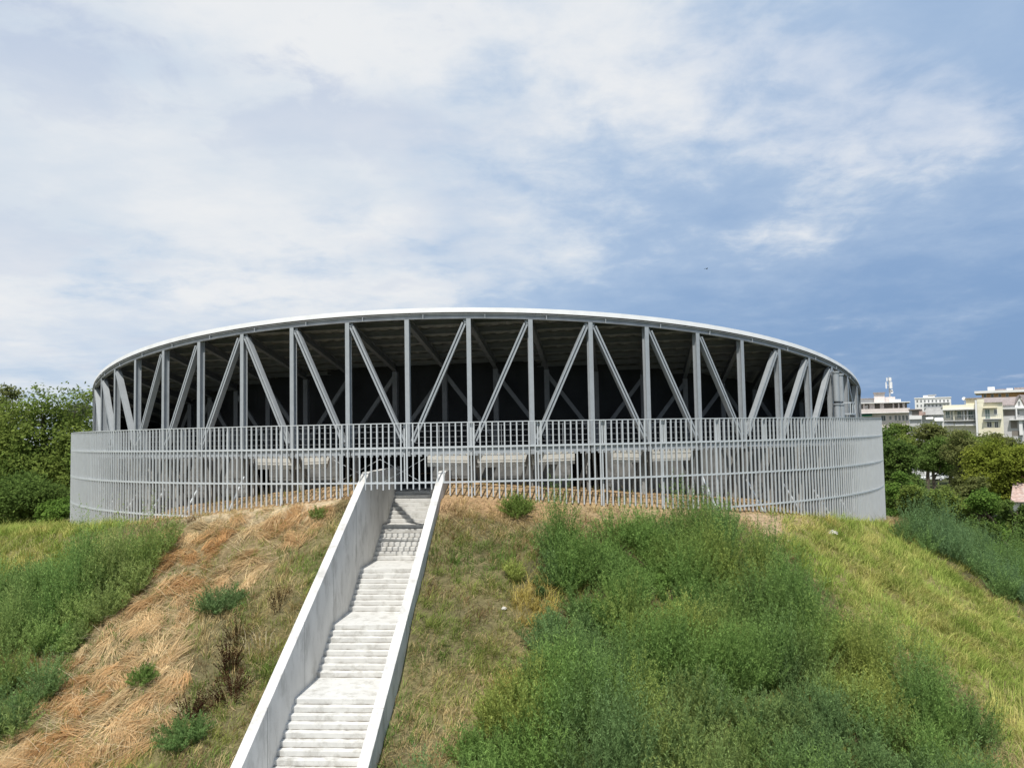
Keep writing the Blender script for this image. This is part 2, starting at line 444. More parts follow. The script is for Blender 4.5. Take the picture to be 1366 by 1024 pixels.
# ------------------------------------------------------------------ the round arena
RC = 24.8
def zroof(x, y): return .99 - .01216 * (x - CX) - .17524 * (y - CY)       # tilted flat roof, relative to eye height
BU = Vector((.131, .9914, 0))                                             # roof beams all run this way
BV = Vector((.9914, -.131, 0))
INN = 7.4
def build_arena():
    root = empty('arena', (CX, CY, CZ - 5))
    tag(root, 'round open sided steel arena with tilted flat roof and zigzag bracing', 'arena')
    inv = Vector(root.location)
    W = lambda p: Vector(p) - inv
    ks = range(-9, 28)
    cols = {}
    for k in ks:
        d = .75 + 6 * (k - 9)
        cols[k] = d
    def ctop(p): return zroof(p.x, p.y) + CZ
    ZS = -.5                                       # concourse floor
    for k in ks:
        d = cols[k]; p = pol(RC, d); o = outw(d)
        zt = ctop(p) - .43
        gz = float(np.interp(d, ZBA, ZBZ)) + CZ - .4
        mb = MB()
        mb.ibeam(W((p.x, p.y, CZ + ZS - .33)), W((p.x, p.y, zt)), o, .185, .28, .022, .018)
        mb.bar(W((p.x, p.y, CZ + ZS)), W((p.x, p.y, CZ + ZS + .03)), o, .34, .42)
        mb.build('column', M['steel'], root)
        s, n = stair_sn(p.x, p.y)
        if not (-.3 < float(n) < SW + .3):
            q = pol(24.15, d); mb = MB(); mb.ibeam(W((q.x, q.y, gz)), W((q.x, q.y, CZ + ZS - .3)), o, .16, .2)
            mb.build('lower_column', M['slab'], root)
    for k in list(ks)[:-1]:
        i = k % 6
        left_top = i in (5, 0, 1)
        a, b = (k, k + 1) if left_top else (k + 1, k)
        da, db = cols[a], cols[b]
        pa = pol(RC, da + (.42 if left_top else -.42)); pb = pol(RC, db + (-.45 if left_top else .45))
        p0 = Vector((pa.x, pa.y, ctop(pa) - .62)); p1 = Vector((pb.x, pb.y, CZ + ZS + .28))
        o = outw((da + db) / 2)
        ax = (p1 - p0).normalized(); side = ax.cross(o)
        mb = MB(); mb.ibeam(W(p0), W(p1), side, .26, .195, .07, .03)
        mb.bar(W(p0), W(p1), side, .03, .10)
        # gusset plates and pins at both ends
        for p, dd, zz, sg in ((p0, da, .12, 1), (p1, db, -.1, -1)):
            q = pol(RC, dd, 0); q = Vector((q.x, q.y, p.z + zz))
            mb.bar(W(p - ax * .02 * sg), W(p.lerp(q, .8)), o, .24, .03)
        mb.bar(W(p0 + UP * .03 - o * .01), W(Vector((pol(RC, da).x, pol(RC, da).y, p0.z + .03)) - o * .01), UP, .22, .03)
        mb.build('diagonal_brace', M['steel'], root)
    # ---- roof
    RR = 24.97
    mb = MB(); vs = []
    for q in range(181):
        d = q * 2
        pr = pol(RR, d); z0 = zroof(pr.x, pr.y) + CZ
        for r, z in ((RR - .04, -.20), (RR, -.20), (RR - .05, 0), (RR - .16, 0)):
            p = pol(r, d); vs.append(W((p.x, p.y, z0 + z)))
    mb.add(vs, [(q*4+e, (q+1)*4+e, (q+1)*4+(e+1)%4, q*4+(e+1)%4) for q in range(180) for e in range(4)])
    mb.build('roof_fascia', M['fascia'], root)
    # rim channel: web set back, top and bottom flanges
    mb = MB(); rib = MB()
    for q in range(180):
        d0, d1 = q * 2 - 180, q * 2 - 178
        a = pol(RC + .05, d0); b = pol(RC + .05, d1)
        za, zb = ctop(a), ctop(b)
        om = outw((d0 + d1) / 2)
        mb.bar(W((a.x, a.y, za - .34)), W((b.x, b.y, zb - .34)), UP, .02, .20)
        for dz in (-.245, -.435):
            a2 = a; b2 = b
            mb.bar(W((a2.x, a2.y, za + dz)), W((b2.x, b2.y, zb + dz)), UP, .20, .02)
    mb.build('rim_beam', M['beam'], root)
    for k in ks:
        d = cols[k] + 1.6
        p = pol(RC + .06, d); rib = MB()
        rib.bar(W((p.x, p.y, ctop(p) - .43)), W((p.x, p.y, ctop(p) - .25)), outw(d), .03, .16)
        rib.build('stiffener_plate', M['steel'], root)
    # corrugated deck: strips across the disc
    mb = MB(); rr = RR - .125
    c = Vector((CX, CY, 0)); step = .16; nst = int(2 * rr / step)
    prev = None
    for q in range(nst + 1):
        u = -rr + q * step
        hc = math.sqrt(max(rr * rr - u * u, 0))
        dz = -.05 if (q // 2) % 2 else .0
        p0 = c + BV * u - BU * hc; p1 = c + BV * u + BU * hc
        cur = (W((p0.x, p0.y, ctop(p0) - .06 + dz)), W((p1.x, p1.y, ctop(p1) - .06 + dz)))
        if prev: mb.add([prev[0], cur[0], cur[1], prev[1]], [(0, 1, 2, 3)])
        prev = cur
    mb.build('roof_deck', M['deck'], root)
    # purlins under the deck
    for q in range(9):
        v = -RC + 1.15 + q * 1.3
        hc = math.sqrt(max((RC - .05) ** 2 - v * v, 0))
        if hc < .5: continue
        p0 = c + BU * v - BV * hc; p1 = c + BU * v + BV * hc
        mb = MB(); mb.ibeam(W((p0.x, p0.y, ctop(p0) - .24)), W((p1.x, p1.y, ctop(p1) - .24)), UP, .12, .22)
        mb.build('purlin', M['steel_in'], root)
    # inner line of columns, roof beams, inner bracing
    inner = {}
    for k in range(-6, 25):
        d = cols[k]; p = pol(RC, d)
        q = p + BU * INN
        if math.hypot(q.x - CX, q.y - CY) > RC - .8: continue
        inner[k] = q
        zo = ctop(p) - .52; zi = ctop(q) - .52
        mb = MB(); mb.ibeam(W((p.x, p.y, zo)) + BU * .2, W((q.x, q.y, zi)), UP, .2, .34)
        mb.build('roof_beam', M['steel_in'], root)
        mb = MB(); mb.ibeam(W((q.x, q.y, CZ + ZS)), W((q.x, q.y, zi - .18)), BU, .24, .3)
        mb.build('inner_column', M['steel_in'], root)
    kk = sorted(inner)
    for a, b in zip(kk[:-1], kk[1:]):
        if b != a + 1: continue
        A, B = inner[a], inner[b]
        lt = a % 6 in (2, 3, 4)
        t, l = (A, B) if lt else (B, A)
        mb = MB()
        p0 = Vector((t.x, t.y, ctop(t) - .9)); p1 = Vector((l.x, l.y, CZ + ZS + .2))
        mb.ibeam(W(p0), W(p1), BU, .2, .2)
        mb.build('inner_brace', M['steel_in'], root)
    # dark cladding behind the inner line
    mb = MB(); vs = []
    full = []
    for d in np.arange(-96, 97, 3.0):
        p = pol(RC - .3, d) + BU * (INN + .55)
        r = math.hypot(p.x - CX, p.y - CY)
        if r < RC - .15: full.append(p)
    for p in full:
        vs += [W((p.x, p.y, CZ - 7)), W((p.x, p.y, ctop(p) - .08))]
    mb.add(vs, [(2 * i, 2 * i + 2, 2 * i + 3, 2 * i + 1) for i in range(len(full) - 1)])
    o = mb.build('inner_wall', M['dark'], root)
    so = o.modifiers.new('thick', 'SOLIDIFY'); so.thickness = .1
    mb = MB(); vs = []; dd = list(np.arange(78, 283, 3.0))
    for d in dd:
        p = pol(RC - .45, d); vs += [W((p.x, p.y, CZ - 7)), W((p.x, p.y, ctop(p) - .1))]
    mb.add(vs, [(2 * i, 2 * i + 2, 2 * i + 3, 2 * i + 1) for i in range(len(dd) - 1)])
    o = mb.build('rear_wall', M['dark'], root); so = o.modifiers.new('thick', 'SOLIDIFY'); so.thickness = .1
    # concourse floor slab, open over the stairs
    mb = MB(); rb = MB()
    for k in list(ks)[3:-3]:
        if k + 1 not in cols: continue
        a = pol(RC + .08, cols[k]); b = pol(RC + .08, cols[k + 1])
        mid = (cols[k] + cols[k + 1]) / 2
        dep = INN + .5; st = 1.45
        if -15.5 < mid < -1.5: st = 5.2
        a0 = a + BU * st; b0 = b + BU * st
        a1 = a + BU * dep; b1 = b + BU * dep
        if math.hypot(a1.x - CX, a1.y - CY) > RC + .2 or math.hypot(b1.x - CX, b1.y - CY) > RC + .2: 
            ra = pol(RC - 3.0, cols[k]); rb_ = pol(RC - 3.0, cols[k + 1]); a1, b1 = ra, rb_
        z0, z1 = CZ + ZS - .2, CZ + ZS - .004
        mb.add([W((p.x, p.y, z)) for z in (z0, z1) for p in (a0, b0, b1, a1)],
               [(0,3,2,1),(4,5,6,7),(0,1,5,4),(1,2,6,5),(2,3,7,6),(3,0,4,7)])
    mb.build('concourse_slab', M['slab'], root)
    for k in list(ks)[3:-3]:
        a = pol(RC + .1, cols[k] + .3); b = pol(RC + .1, cols[k + 1] - .3)
        mb = MB()
        mb.ibeam(W((a.x, a.y, CZ + ZS - .13)), W((b.x, b.y, CZ + ZS - .13)), UP, .16, .26, .02, .02)
        for j in range(9):
            p = a.lerp(b, (j + .5) / 9) + outw(cols[k] + 3) * .06
            mb.bar(W((p.x, p.y, CZ + ZS - .34)), W((p.x, p.y, CZ + ZS - .265)), outw(cols[k] + 3), .13, .1)
        mb.build('edge_beam', M['steel'], root)
        for z in (.05, .27, .49, .71):
            pass
        mb = MB()
        for z in (.22, .46, .70, .92):
            mb.bar(W((a.x, a.y, CZ + ZS + z)), W((b.x, b.y, CZ + ZS + z)), UP, .012, .012)
        for j in range(1, 2):
            p = a.lerp(b, j / 2)
            mb.bar(W((p.x, p.y, CZ + ZS)), W((p.x, p.y, CZ + ZS + .95)), UP.cross(outw(cols[k])), .025, .025)
        mb.build('guard_rail', M['beam'], root)
    # lower storey: concrete wall coloured dark for its shade, pale band for its sunlit top, dark openings
    RW = 23.55
    rw = random.Random(3)
    for k in list(ks)[2:-2]:
        d0 = cols[k]; d1 = d0 + 6
        gz = float(np.interp((d0 + d1) / 2, ZBA, ZBZ)) - .6
        holes = [(-25.4, -22.2), (-13.6, -3.6), (11.2, 15.2)]
        seg = [(d0, d1)]
        for h0, h1 in holes:
            new = []
            for s0, s1 in seg:
                if h1 <= s0 or h0 >= s1: new.append((s0, s1)); continue
                if h0 > s0: new.append((s0, h0))
                if h1 < s1: new.append((h1, s1))
            seg = new
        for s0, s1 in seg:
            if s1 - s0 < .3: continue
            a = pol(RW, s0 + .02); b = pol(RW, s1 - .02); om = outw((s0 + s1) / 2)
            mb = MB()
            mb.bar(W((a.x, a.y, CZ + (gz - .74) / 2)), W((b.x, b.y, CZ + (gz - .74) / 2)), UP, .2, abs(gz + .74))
            mb.build('lower_wall', M['shaded_wall'], root)
            if not (-23 < (s0 + s1) / 2 < 22): continue
            # sunlit top of the wall under the concourse edge, coloured pale as its own band
            e0, e1 = s0 + .04, s1 - .04
            zl = -1.30 + rw.uniform(-.06, .06)
            sk0, sk1 = rw.choice((0, .5, .0)), rw.choice((0, .5, 0))
            P4 = [pol(24.45, e0, -.72), pol(24.45, e1, -.72), pol(24.45, e1 - sk1, zl), pol(24.45, e0 + sk0, zl)]
            P5 = [pol(24.30, e0, -.72), pol(24.30, e1, -.72), pol(24.30, e1 - sk1, zl), pol(24.30, e0 + sk0, zl)]
            mb = MB(); mb.add([W(p) for p in P4 + P5], [(0,3,2,1),(7,4,5,6),(0,1,5,4),(1,2,6,5),(2,3,7,6),(3,0,4,7)])
            mb.build('sunlit_wall_band', M['sunlit_band'], root)
        if not (-14 < d0 + 3 < -1):
            b0 = pol(RW + .3, d0 + 1.2, gz + .8); t0 = pol(RC - .2, d0 + .3, -.85)
            mb = MB(); mb.bar(W(b0), W(t0), outw(d0), .14, .1)
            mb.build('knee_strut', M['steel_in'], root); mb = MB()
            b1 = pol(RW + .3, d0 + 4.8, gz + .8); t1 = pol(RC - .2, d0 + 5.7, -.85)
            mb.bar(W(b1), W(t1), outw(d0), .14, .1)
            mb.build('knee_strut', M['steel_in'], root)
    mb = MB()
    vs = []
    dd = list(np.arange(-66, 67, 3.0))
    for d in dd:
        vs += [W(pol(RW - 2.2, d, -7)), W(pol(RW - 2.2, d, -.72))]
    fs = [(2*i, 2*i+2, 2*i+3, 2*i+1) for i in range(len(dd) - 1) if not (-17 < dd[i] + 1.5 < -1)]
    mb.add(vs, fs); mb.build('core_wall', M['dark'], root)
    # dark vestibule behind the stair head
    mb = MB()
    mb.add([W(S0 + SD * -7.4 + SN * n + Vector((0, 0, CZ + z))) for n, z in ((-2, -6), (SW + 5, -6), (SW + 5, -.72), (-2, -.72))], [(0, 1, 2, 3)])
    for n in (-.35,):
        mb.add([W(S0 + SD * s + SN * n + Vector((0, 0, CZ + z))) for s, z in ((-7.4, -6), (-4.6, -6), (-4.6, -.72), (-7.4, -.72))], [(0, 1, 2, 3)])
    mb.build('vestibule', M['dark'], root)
    # tie rods crossing under the edge beam at the stair head
    for d0, d1 in ((-13.3, -8.4), (-8.4, -3.9)):
        mb = MB()
        for e0, e1 in ((d0, d1), (d1, d0)):
            mb.bar(W(pol(RC - .4, e0, -.95)), W(pol(RC - .4, e1, -2.0)), outw(e0), .022, .022)
        mb.build('tie_rod', M['galv'], root)
    # service ducts and a caged ladder platform on the right flank
    for d in (48.3, 49.7):
        for z0, z1 in ((-.5, 1.25), (1.4, 2.9 if d < 49 else 2.8)):
            p = pol(RC + .38, d)
            mb = MB(); mb.cyl(W((p.x, p.y, CZ + z0)), W((p.x, p.y, CZ + z1)), .155, n=16)
            mb.cyl(W((p.x, p.y, CZ + z1 - .04)), W((p.x, p.y, CZ + z1 + .04)), .19, n=16)
            mb.build('duct', M['steel'], root, smooth=False)
    p = pol(RC + .45, 51.2) + UP * .72; o = outw(51.2); t = Vector((math.cos(R(51.2)), math.sin(R(51.2)), 0))
    mb = MB()
    for zz in (.04, .62):
        for a, b in (((-1, -1), (1, -1)), ((1, -1), (1, 1)), ((1, 1), (-1, 1)), ((-1, 1), (-1, -1))):
            mb.bar(W(p + t * a[0] * .38 + o * a[1] * .3 + UP * zz), W(p + t * b[0] * .38 + o * b[1] * .3 + UP * zz), UP, .045, .045)
    for a in ((-1, -1), (1, -1), (1, 1), (-1, 1), (0, 1)):
        mb.bar(W(p + t * a[0] * .38 + o * a[1] * .3), W(p + t * a[0] * .38 + o * a[1] * .3 + UP * .62), o, .04, .04)
    mb.build('ladder_cage', M['galv'], root)
    mb = MB(); mb.bar(W(p - t * .4), W(p + t * .4), UP, .64, .04)
    mb.build('platform', M['galv'], root)
    mb = MB()
    for a in (-.2, .2):
        mb.bar(W(p + t * a - UP * 1.3), W(p + t * a - UP * .02), o, .04, .04)
    for q in range(4): mb.bar(W(p - t * .2 - UP * (.2 + .28 * q)), W(p + t * .2 - UP * (.2 + .28 * q)), UP, .03, .03)
    mb.build('ladder', M['galv'], root)
build_arena()

# ------------------------------------------------------------------ vegetation
def blades(P, h, w, lean, az, tint, droop=.35):
    """P base points; each blade a tapering bent strip"""
    n = len(P)
    dirv = np.stack([np.cos(az), np.sin(az), np.zeros(n)], 1)
    fa = az + rng.uniform(-1.2, 1.2, n) + PI / 2
    side = np.stack([np.cos(fa), np.sin(fa), np.zeros(n)], 1) * (w / 2)[:, None]
    up = np.zeros((n, 3)); up[:, 2] = 1
    m = P + up * (h * .55 * np.cos(lean))[:, None] + dirv * (h * .55 * np.sin(lean))[:, None]
    l2 = np.minimum(lean + droop, 1.75)
    t = m + up * (h * .5 * np.cos(l2))[:, None] + dirv * (h * .5 * np.sin(l2))[:, None]
    V = np.stack([P - side, P + side, m - side * .8, m + side * .8, t], 1).reshape(-1, 3)
    b = (np.arange(n) * 5)[:, None]
    T = np.concatenate([b + [0, 1, 3], b + [0, 3, 2], b + [2, 3, 4]])
    return V, T, np.repeat(tint, 5, 0)

def plumes(P, H, tint, k=34, leaf=.17, lw=.013, tipoff=None):
    """feathery weeds: thin stems carrying many narrow upturned leaflets"""
    n = len(P)
    la = rng.uniform(0, 2 * PI, n); lm = rng.uniform(0, .18, n) * H
    off = np.stack([np.cos(la) * lm, np.sin(la) * lm], 1)
    if tipoff is not None: off = off + tipoff
    tip = P + np.concatenate([off, H[:, None]], 1)
    ctl = P + np.concatenate([off * .25, (H * .55)[:, None]], 1)
    t = np.tile(np.linspace(.15, 1.0, k) ** .8, (n, 1)) + rng.uniform(-.03, .03, (n, k))
    tt = t[..., None]
    base = P[:, None] * (1 - tt) ** 2 + ctl[:, None] * (2 * tt * (1 - tt)) + tip[:, None] * tt ** 2
    az = rng.uniform(0, 2 * PI, (n, k)); el = rng.uniform(.1, 1.25, (n, k)) + t * .15
    ln = leaf * (1.3 - .7 * t) * rng.uniform(.5, 1.3, (n, k))
    d = np.stack([np.cos(az) * np.cos(el), np.sin(az) * np.cos(el), np.sin(el)], -1)
    end = base + d * ln[..., None]
    fa = rng.uniform(0, 2 * PI, (n, k))
    side = np.stack([np.cos(fa), np.sin(fa), rng.uniform(-.6, .6, (n, k))], -1) * (lw * rng.uniform(.6, 1.3, (n, k)))[..., None]
    mid = base + (end - base) * .45
    V = np.stack([base, mid - side, mid + side, end], 2).reshape(-1, 3)
    b = (np.arange(n * k) * 4)[:, None]
    T = np.concatenate([b + [0, 2, 1], b + [1, 2, 3]])
    cc = np.repeat(tint[:, None], k, 1) * rng.uniform(.75, 1.25, (n, k))[..., None]
    C = np.repeat(cc.reshape(-1, 3), 4, 0)
    sd = np.stack([np.cos(la + 1.3), np.sin(la + 1.3), np.zeros(n)], 1) * .006
    SV = np.stack([P - sd, P + sd, ctl - sd * .7, ctl + sd * .7, tip], 1).reshape(-1, 3)
    sb = (np.arange(n) * 5)[:, None] + len(V)
    ST = np.concatenate([sb + [0, 1, 3], sb + [0, 3, 2], sb + [2, 3, 4]])
    return np.concatenate([V, SV]), np.concatenate([T, ST]), np.concatenate([C, np.repeat(tint * .8, 5, 0)])

def scatter(x0, x1, y0, y1, dens):
    n = int((x1 - x0) * (y1 - y0) * dens)
    return rng.uniform(x0, x1, n), rng.uniform(y0, y1, n)
def onground(x, y, dz=0.0): return np.stack([x, y, terrain(x, y) + dz], 1)
def mixc(a, b, t):
    t = np.clip(t, 0, 1)[:, None]
    return np.array(a) * (1 - t) + np.array(b) * t

def thicket(name, poly, dens, hgt, cols, label, seed, k=36, bumps=(), stems=42):
    """many-stemmed weeds, each plant a dome of stems fanning out from one root"""
    P = np.array(poly); (x0, y0), (x1, y1) = P.min(0), P.max(0)
    x, y = scatter(x0 - .5, x1 + .5, y0 - .5, y1 + .5, dens)
    jx = x + (fbm(x * .9, y * .9, seed + 5) - .5) * 2.0; jy = y + (fbm(x * .9, y * .9, seed + 8) - .5) * 2.0
    ok = inpoly(jx, jy, poly) & ~in_stairs(x, y, .8) & (polar(x, y)[0] > 26.7)
    x, y = x[ok], y[ok]
    ok = rng.uniform(0, 1, len(x)) < np.clip((fbm(x * .7, y * .7, seed + 30) - .30) * 7, .15, 1)
    x, y = x[ok], y[ok]; n = len(x)
    lump = fbm(x * .42, y * .42, seed, 2)
    Hm = hgt * np.clip(-.05 + 1.95 * lump, .28, 1.6) * rng.uniform(.45, 1.4, n)
    for bx, by, br, ba in bumps: Hm = Hm * (1 + ba * np.exp(-((x - bx) ** 2 + (y - by) ** 2) / br ** 2))
    Rm = np.clip(Hm * rng.uniform(.45, .75, n), .2, .8)
    cn = fbm(x * .42 + 3, y * .42, seed + 12)
    c = mixc(cols[0], cols[1], (cn - .34) * 3.4 + rng.uniform(-.35, .35, n))
    hi = vnoise(x * .55, y * .55, seed + 40)
    c = c + (np.array(cols[2]) - c) * np.clip((hi - .58) * 2.6 + rng.uniform(-.2, .2, n), 0, .9)[:, None]
    c *= rng.uniform(.82, 1.18, n)[:, None]
    rp = lambda a: np.repeat(a, stems, 0)
    N_ = n * stems
    a = rng.uniform(0, 2 * PI, N_); q = np.sqrt(rng.uniform(0, 1, N_))
    off = np.stack([np.cos(a), np.sin(a)], 1) * (q * rp(Rm))[:, None]
    H = rp(Hm) * (1 - .55 * q ** 2) * rng.uniform(.84, 1.08, N_)
    bx = rp(x) + off[:, 0] * .35; by = rp(y) + off[:, 1] * .35
    ok = ~in_stairs(bx + off[:, 0], by + off[:, 1], .4)
    V, T, C = plumes(onground(bx, by, -.03)[ok], H[ok], rp(c)[ok] * rng.uniform(.85, 1.15, int(ok.sum()))[:, None], k=k, leaf=.15, tipoff=off[ok] * .75)
    tag(fmesh(name, V, T, M['leaf'], C), label, 'weeds', kind='stuff')

BLUEG = (.180, .275, .105); YELG = (.37, .41, .11); MIDG = (.210, .325, .090)
thicket('weed_thicket', Z_A, 3.7, 1.55, (BLUEG, MIDG, YELG), 'broad mass of feathery dark green weeds covering the slope right of the stairs', 101,
        bumps=((7.4, 33.6, 1.3, 1.1), (1.2, 30.2, 1.0, .4), (4.2, 32.0, 1.1, .35), (3.0, 31.2, .7, -.6), (9.5, 27.5, 1.6, .3), (1.6, 27.0, .9, -.5)))
thicket('weed_thicket', Z_B, 4.4, 1.75, ((.20, .33, .10), (.31, .41, .125), (.36, .42, .15)), 'tall feathery green weeds along the slope at far left below the fence end', 202, bumps=((-14.9, 33.0, 1.5, .45), (-18.5, 32.5, 1.5, -.3), (-15.5, 28.8, 1.0, -.4)))
thicket('weed_thicket', Z_B2, 4.4, 1.35, (BLUEG, MIDG, YELG), 'smaller clump of green weeds at lower left edge beside the fallen straw', 303)
thicket('weed_thicket', Z_C, 2.6, 1.7, ((.18, .285, .13), MIDG, BLUEG), 'strip of bluish green weeds running down the right shoulder of the mound', 404, k=30)

def shrub(name, x, y, r, H, n, col, label, k=40, cat='shrub', leaf=.15, lw=.013):
    a = rng.uniform(0, 2 * PI, n); q = np.sqrt(rng.uniform(0, 1, n))
    off = np.stack([np.cos(a), np.sin(a)], 1) * (q * r)[:, None]
    h = H * (1 - .5 * q ** 2) * rng.uniform(.6, 1.2, n)
    c = np.array(col)[None] * rng.uniform(.75, 1.25, n)[:, None]
    V, T, C = plumes(onground(x + off[:, 0] * .45, y + off[:, 1] * .45, -.03), h, c, k=k, leaf=leaf, lw=lw, tipoff=off * .7)
    z = float(terrain(x, y)); V = V - np.array((x, y, z))
    o = fmesh(name, V, T, M['leaf'], C); o.location = (x, y, z)
    tag(o, label, cat); return o
shrub('shrub', -10.1, 29.0, .95, .85, 120, (.17, .255, .10), 'low bluish green feathery bush between the straw and the stair wall')
shrub('shrub', .1, 33.0, .75, .75, 110, (.20, .28, .07), 'lone dark green tuft on the bare ground just right of the stair head')
shrub('shrub', -7.7, 33.2, .4, .5, 45, (.21, .28, .08), 'small green weed left of the stair head near the fence', k=22)
shrub('dock_weed', -8.7, 25.9, .55, 1.0, 34, (.055, .026, .015), 'dark red brown dried dock stalks standing in grass left of the stairs', k=26, cat='weed', leaf=.07, lw=.02)
shrub('dock_weed', -9.3, 24.4, .6, .8, 34, (.06, .03, .018), 'dark brown withered weeds at the lower left nearest the straw', k=26, cat='weed', leaf=.07, lw=.02)
shrub('dock_weed', -7.9, 28.4, .5, .9, 20, (.07, .045, .025), 'thin brown seed stalks beside the upper stair wall', k=22, cat='weed', leaf=.06, lw=.016)
shrub('dock_weed', -8.3, 24.7, .7, .9, 46, (.075, .035, .02), 'reddish brown dried stalks nearest the lower stair wall', k=26, cat='weed', leaf=.07, lw=.018)
shrub('dock_weed', -8.9, 27.2, .6, .8, 30, (.09, .06, .03), 'brown seed stalks just below the bluish green bush', k=22, cat='weed', leaf=.07, lw=.016)
shrub('shrub', -9.0, 23.2, .8, .7, 90, (.17, .27, .09), 'low green weed clump at the bottom edge left of the stairs')
shrub('shrub', -11.4, 26.0, .5, .5, 50, (.17, .26, .07), 'small green weed growing through the middle of the straw')

def grass_cover():
    K = 13
    x, y = scatter(-33, 27, 16, 53, 38)
    rho, ph = polar(x, y)
    ok = (rho > 26.3) & (rho < 43) & (np.abs(ph) < 66) & (np.abs(x) < .66 * y + 1.5)
    x, y, rho, ph = x[ok], y[ok], rho[ok], ph[ok]
    n1 = fbm(x * .6, y * .6, 21); n2 = fbm(x * 1.5, y * 1.5, 31); n3 = fbm(x * .45 + 7, y * .45, 44)
    yel = inpoly(x, y, Z_YEL); far = inpoly(x, y, Z_FAR); straw = inpoly(x, y, Z_STRAW); gold = inpoly(x, y, Z_GOLD) | inpoly(x, y, Z_GOLD2)
    th = inpoly(x, y, Z_A) | inpoly(x, y, Z_B) | inpoly(x, y, Z_B2) | inpoly(x, y, Z_C)
    d3 = inpoly(x, y, Z_DIRT3)
    bare = np.clip(1 - (rho - 26.2) / np.where(ph < -11, 2.2, 1.6), 0, 1) * (ph < 35) * (ph > -45)
    keep = np.where(straw, .45, 1.0) * (1 - .93 * bare) * np.where(d3, .25, 1) * np.where(th, .5, 1)
    keep *= np.clip(.25 + 1.6 * n2, 0, 1)
    ok = rng.uniform(0, 1, len(x)) < keep
    x, y, rho, ph, n1, n2, n3, yel, far, straw, gold, th = [a[ok] for a in (x, y, rho, ph, n1, n2, n3, yel, far, straw, gold, th)]
    n = len(x)
    H = rng.uniform(.20, .46, n) * (.45 + 1.1 * n2)
    green = mixc((.135, .225, .050), (.29, .315, .085), (n1 - .32) * 2.6 + rng.uniform(-.3, .3, n))
    dry = mixc((.46, .35, .155), (.60, .48, .26), rng.uniform(0, 1, n))
    brown = mixc((.20, .13, .06), (.28, .19, .10), rng.uniform(0, 1, n))
    up = np.clip((3.6 - (rho - 26.2)) / 3.2, 0, 1)
    dryf = np.clip((n3 - .46) * 3.2, 0, 1) * .7 + up * .8 + .10
    u = rng.uniform(0, 1, n)
    c = np.where((u < dryf)[:, None], dry, green)
    c = np.where((rng.uniform(0, 1, n) < np.clip((fbm(x * .8, y * .8, 93) - .55) * 3, 0, .5))[:, None], brown, c)
    yy = yel | far
    cy = mixc((.28, .36, .080), (.58, .52, .19), np.clip((fbm(x * 1.1, y * 1.1, 57) - .42) * 2.4 + rng.uniform(-.45, .45, n), 0, 1))
    c = np.where(yy[:, None], cy, c)
    H = np.where(yy, rng.uniform(.22, .62, n) * (.45 + 1.1 * n2), H)
    cg = mixc((.56, .45, .15), (.44, .38, .10), rng.uniform(0, 1, n))
    c = np.where(gold[:, None], cg, c); H = np.where(gold, rng.uniform(.3, .6, n), H)
    ct = mixc((.20, .25, .06), (.32, .30, .09), rng.uniform(0, 1, n))
    c = np.where(th[:, None], ct, c); H = np.where(th, rng.uniform(.3, .6, n), H)
    H = np.where(straw, H * .7, H); c = np.where((straw & (u < .7))[:, None], green, c)
    c = c * rng.uniform(.7, 1.25, n)[:, None]
    # each tuft throws out K blades
    N_ = n * K
    rep_ = lambda a: np.repeat(a, K, 0)
    a = rng.uniform(0, 2 * PI, N_); q = np.abs(rng.normal(0, .11, N_))
    bx = rep_(x) + q * np.cos(a); by = rep_(y) + q * np.sin(a)
    h = rep_(H) * rng.uniform(.45, 1.3, N_)
    w = rng.uniform(.008, .019, N_) * rep_(np.where(yy | gold, 1.25, 1.0))
    lean = np.clip(np.abs(rng.normal(.55, .42, N_)), 0, 1.4)
    wind = rep_((fbm(x * .5, y * .5, 17) - .5) * 5)
    az = np.where(rng.uniform(0, 1, N_) < .6, a + rng.normal(0, .7, N_), wind)
    c = rep_(c) * rng.uniform(.75, 1.25, N_)[:, None]
    ok = ~in_stairs(bx, by, .33) & (polar(bx, by)[0] > 26.2)
    cls = rep_(np.where(yy & (x > 0), 1, np.where(yy, 2, 0)))[ok]
    V, T, C = blades(onground(bx[ok], by[ok], -.02), h[ok], w[ok], lean[ok], az[ok], c[ok], droop=.7)
    for nm, v, lb in (('yellow_grass', 1, 'yellow green tall grass on the right flank of the mound'),
                      ('yellow_grass', 2, 'pale yellow grass on the far left shoulder behind the green weeds'),
                      ('grass', 0, 'short mixed green and dry grass on the slope both sides of the stairs')):
        idx = np.nonzero(cls == v)[0]
        vi = (idx[:, None] * 5 + np.arange(5)).ravel()
        b = (np.arange(len(idx)) * 5)[:, None]
        T2 = np.concatenate([b + [0, 1, 3], b + [0, 3, 2], b + [2, 3, 4]])
        tag(fmesh(nm, V[vi], T2, M['grass'], C[vi]), lb, 'grass', kind='stuff')
grass_cover()

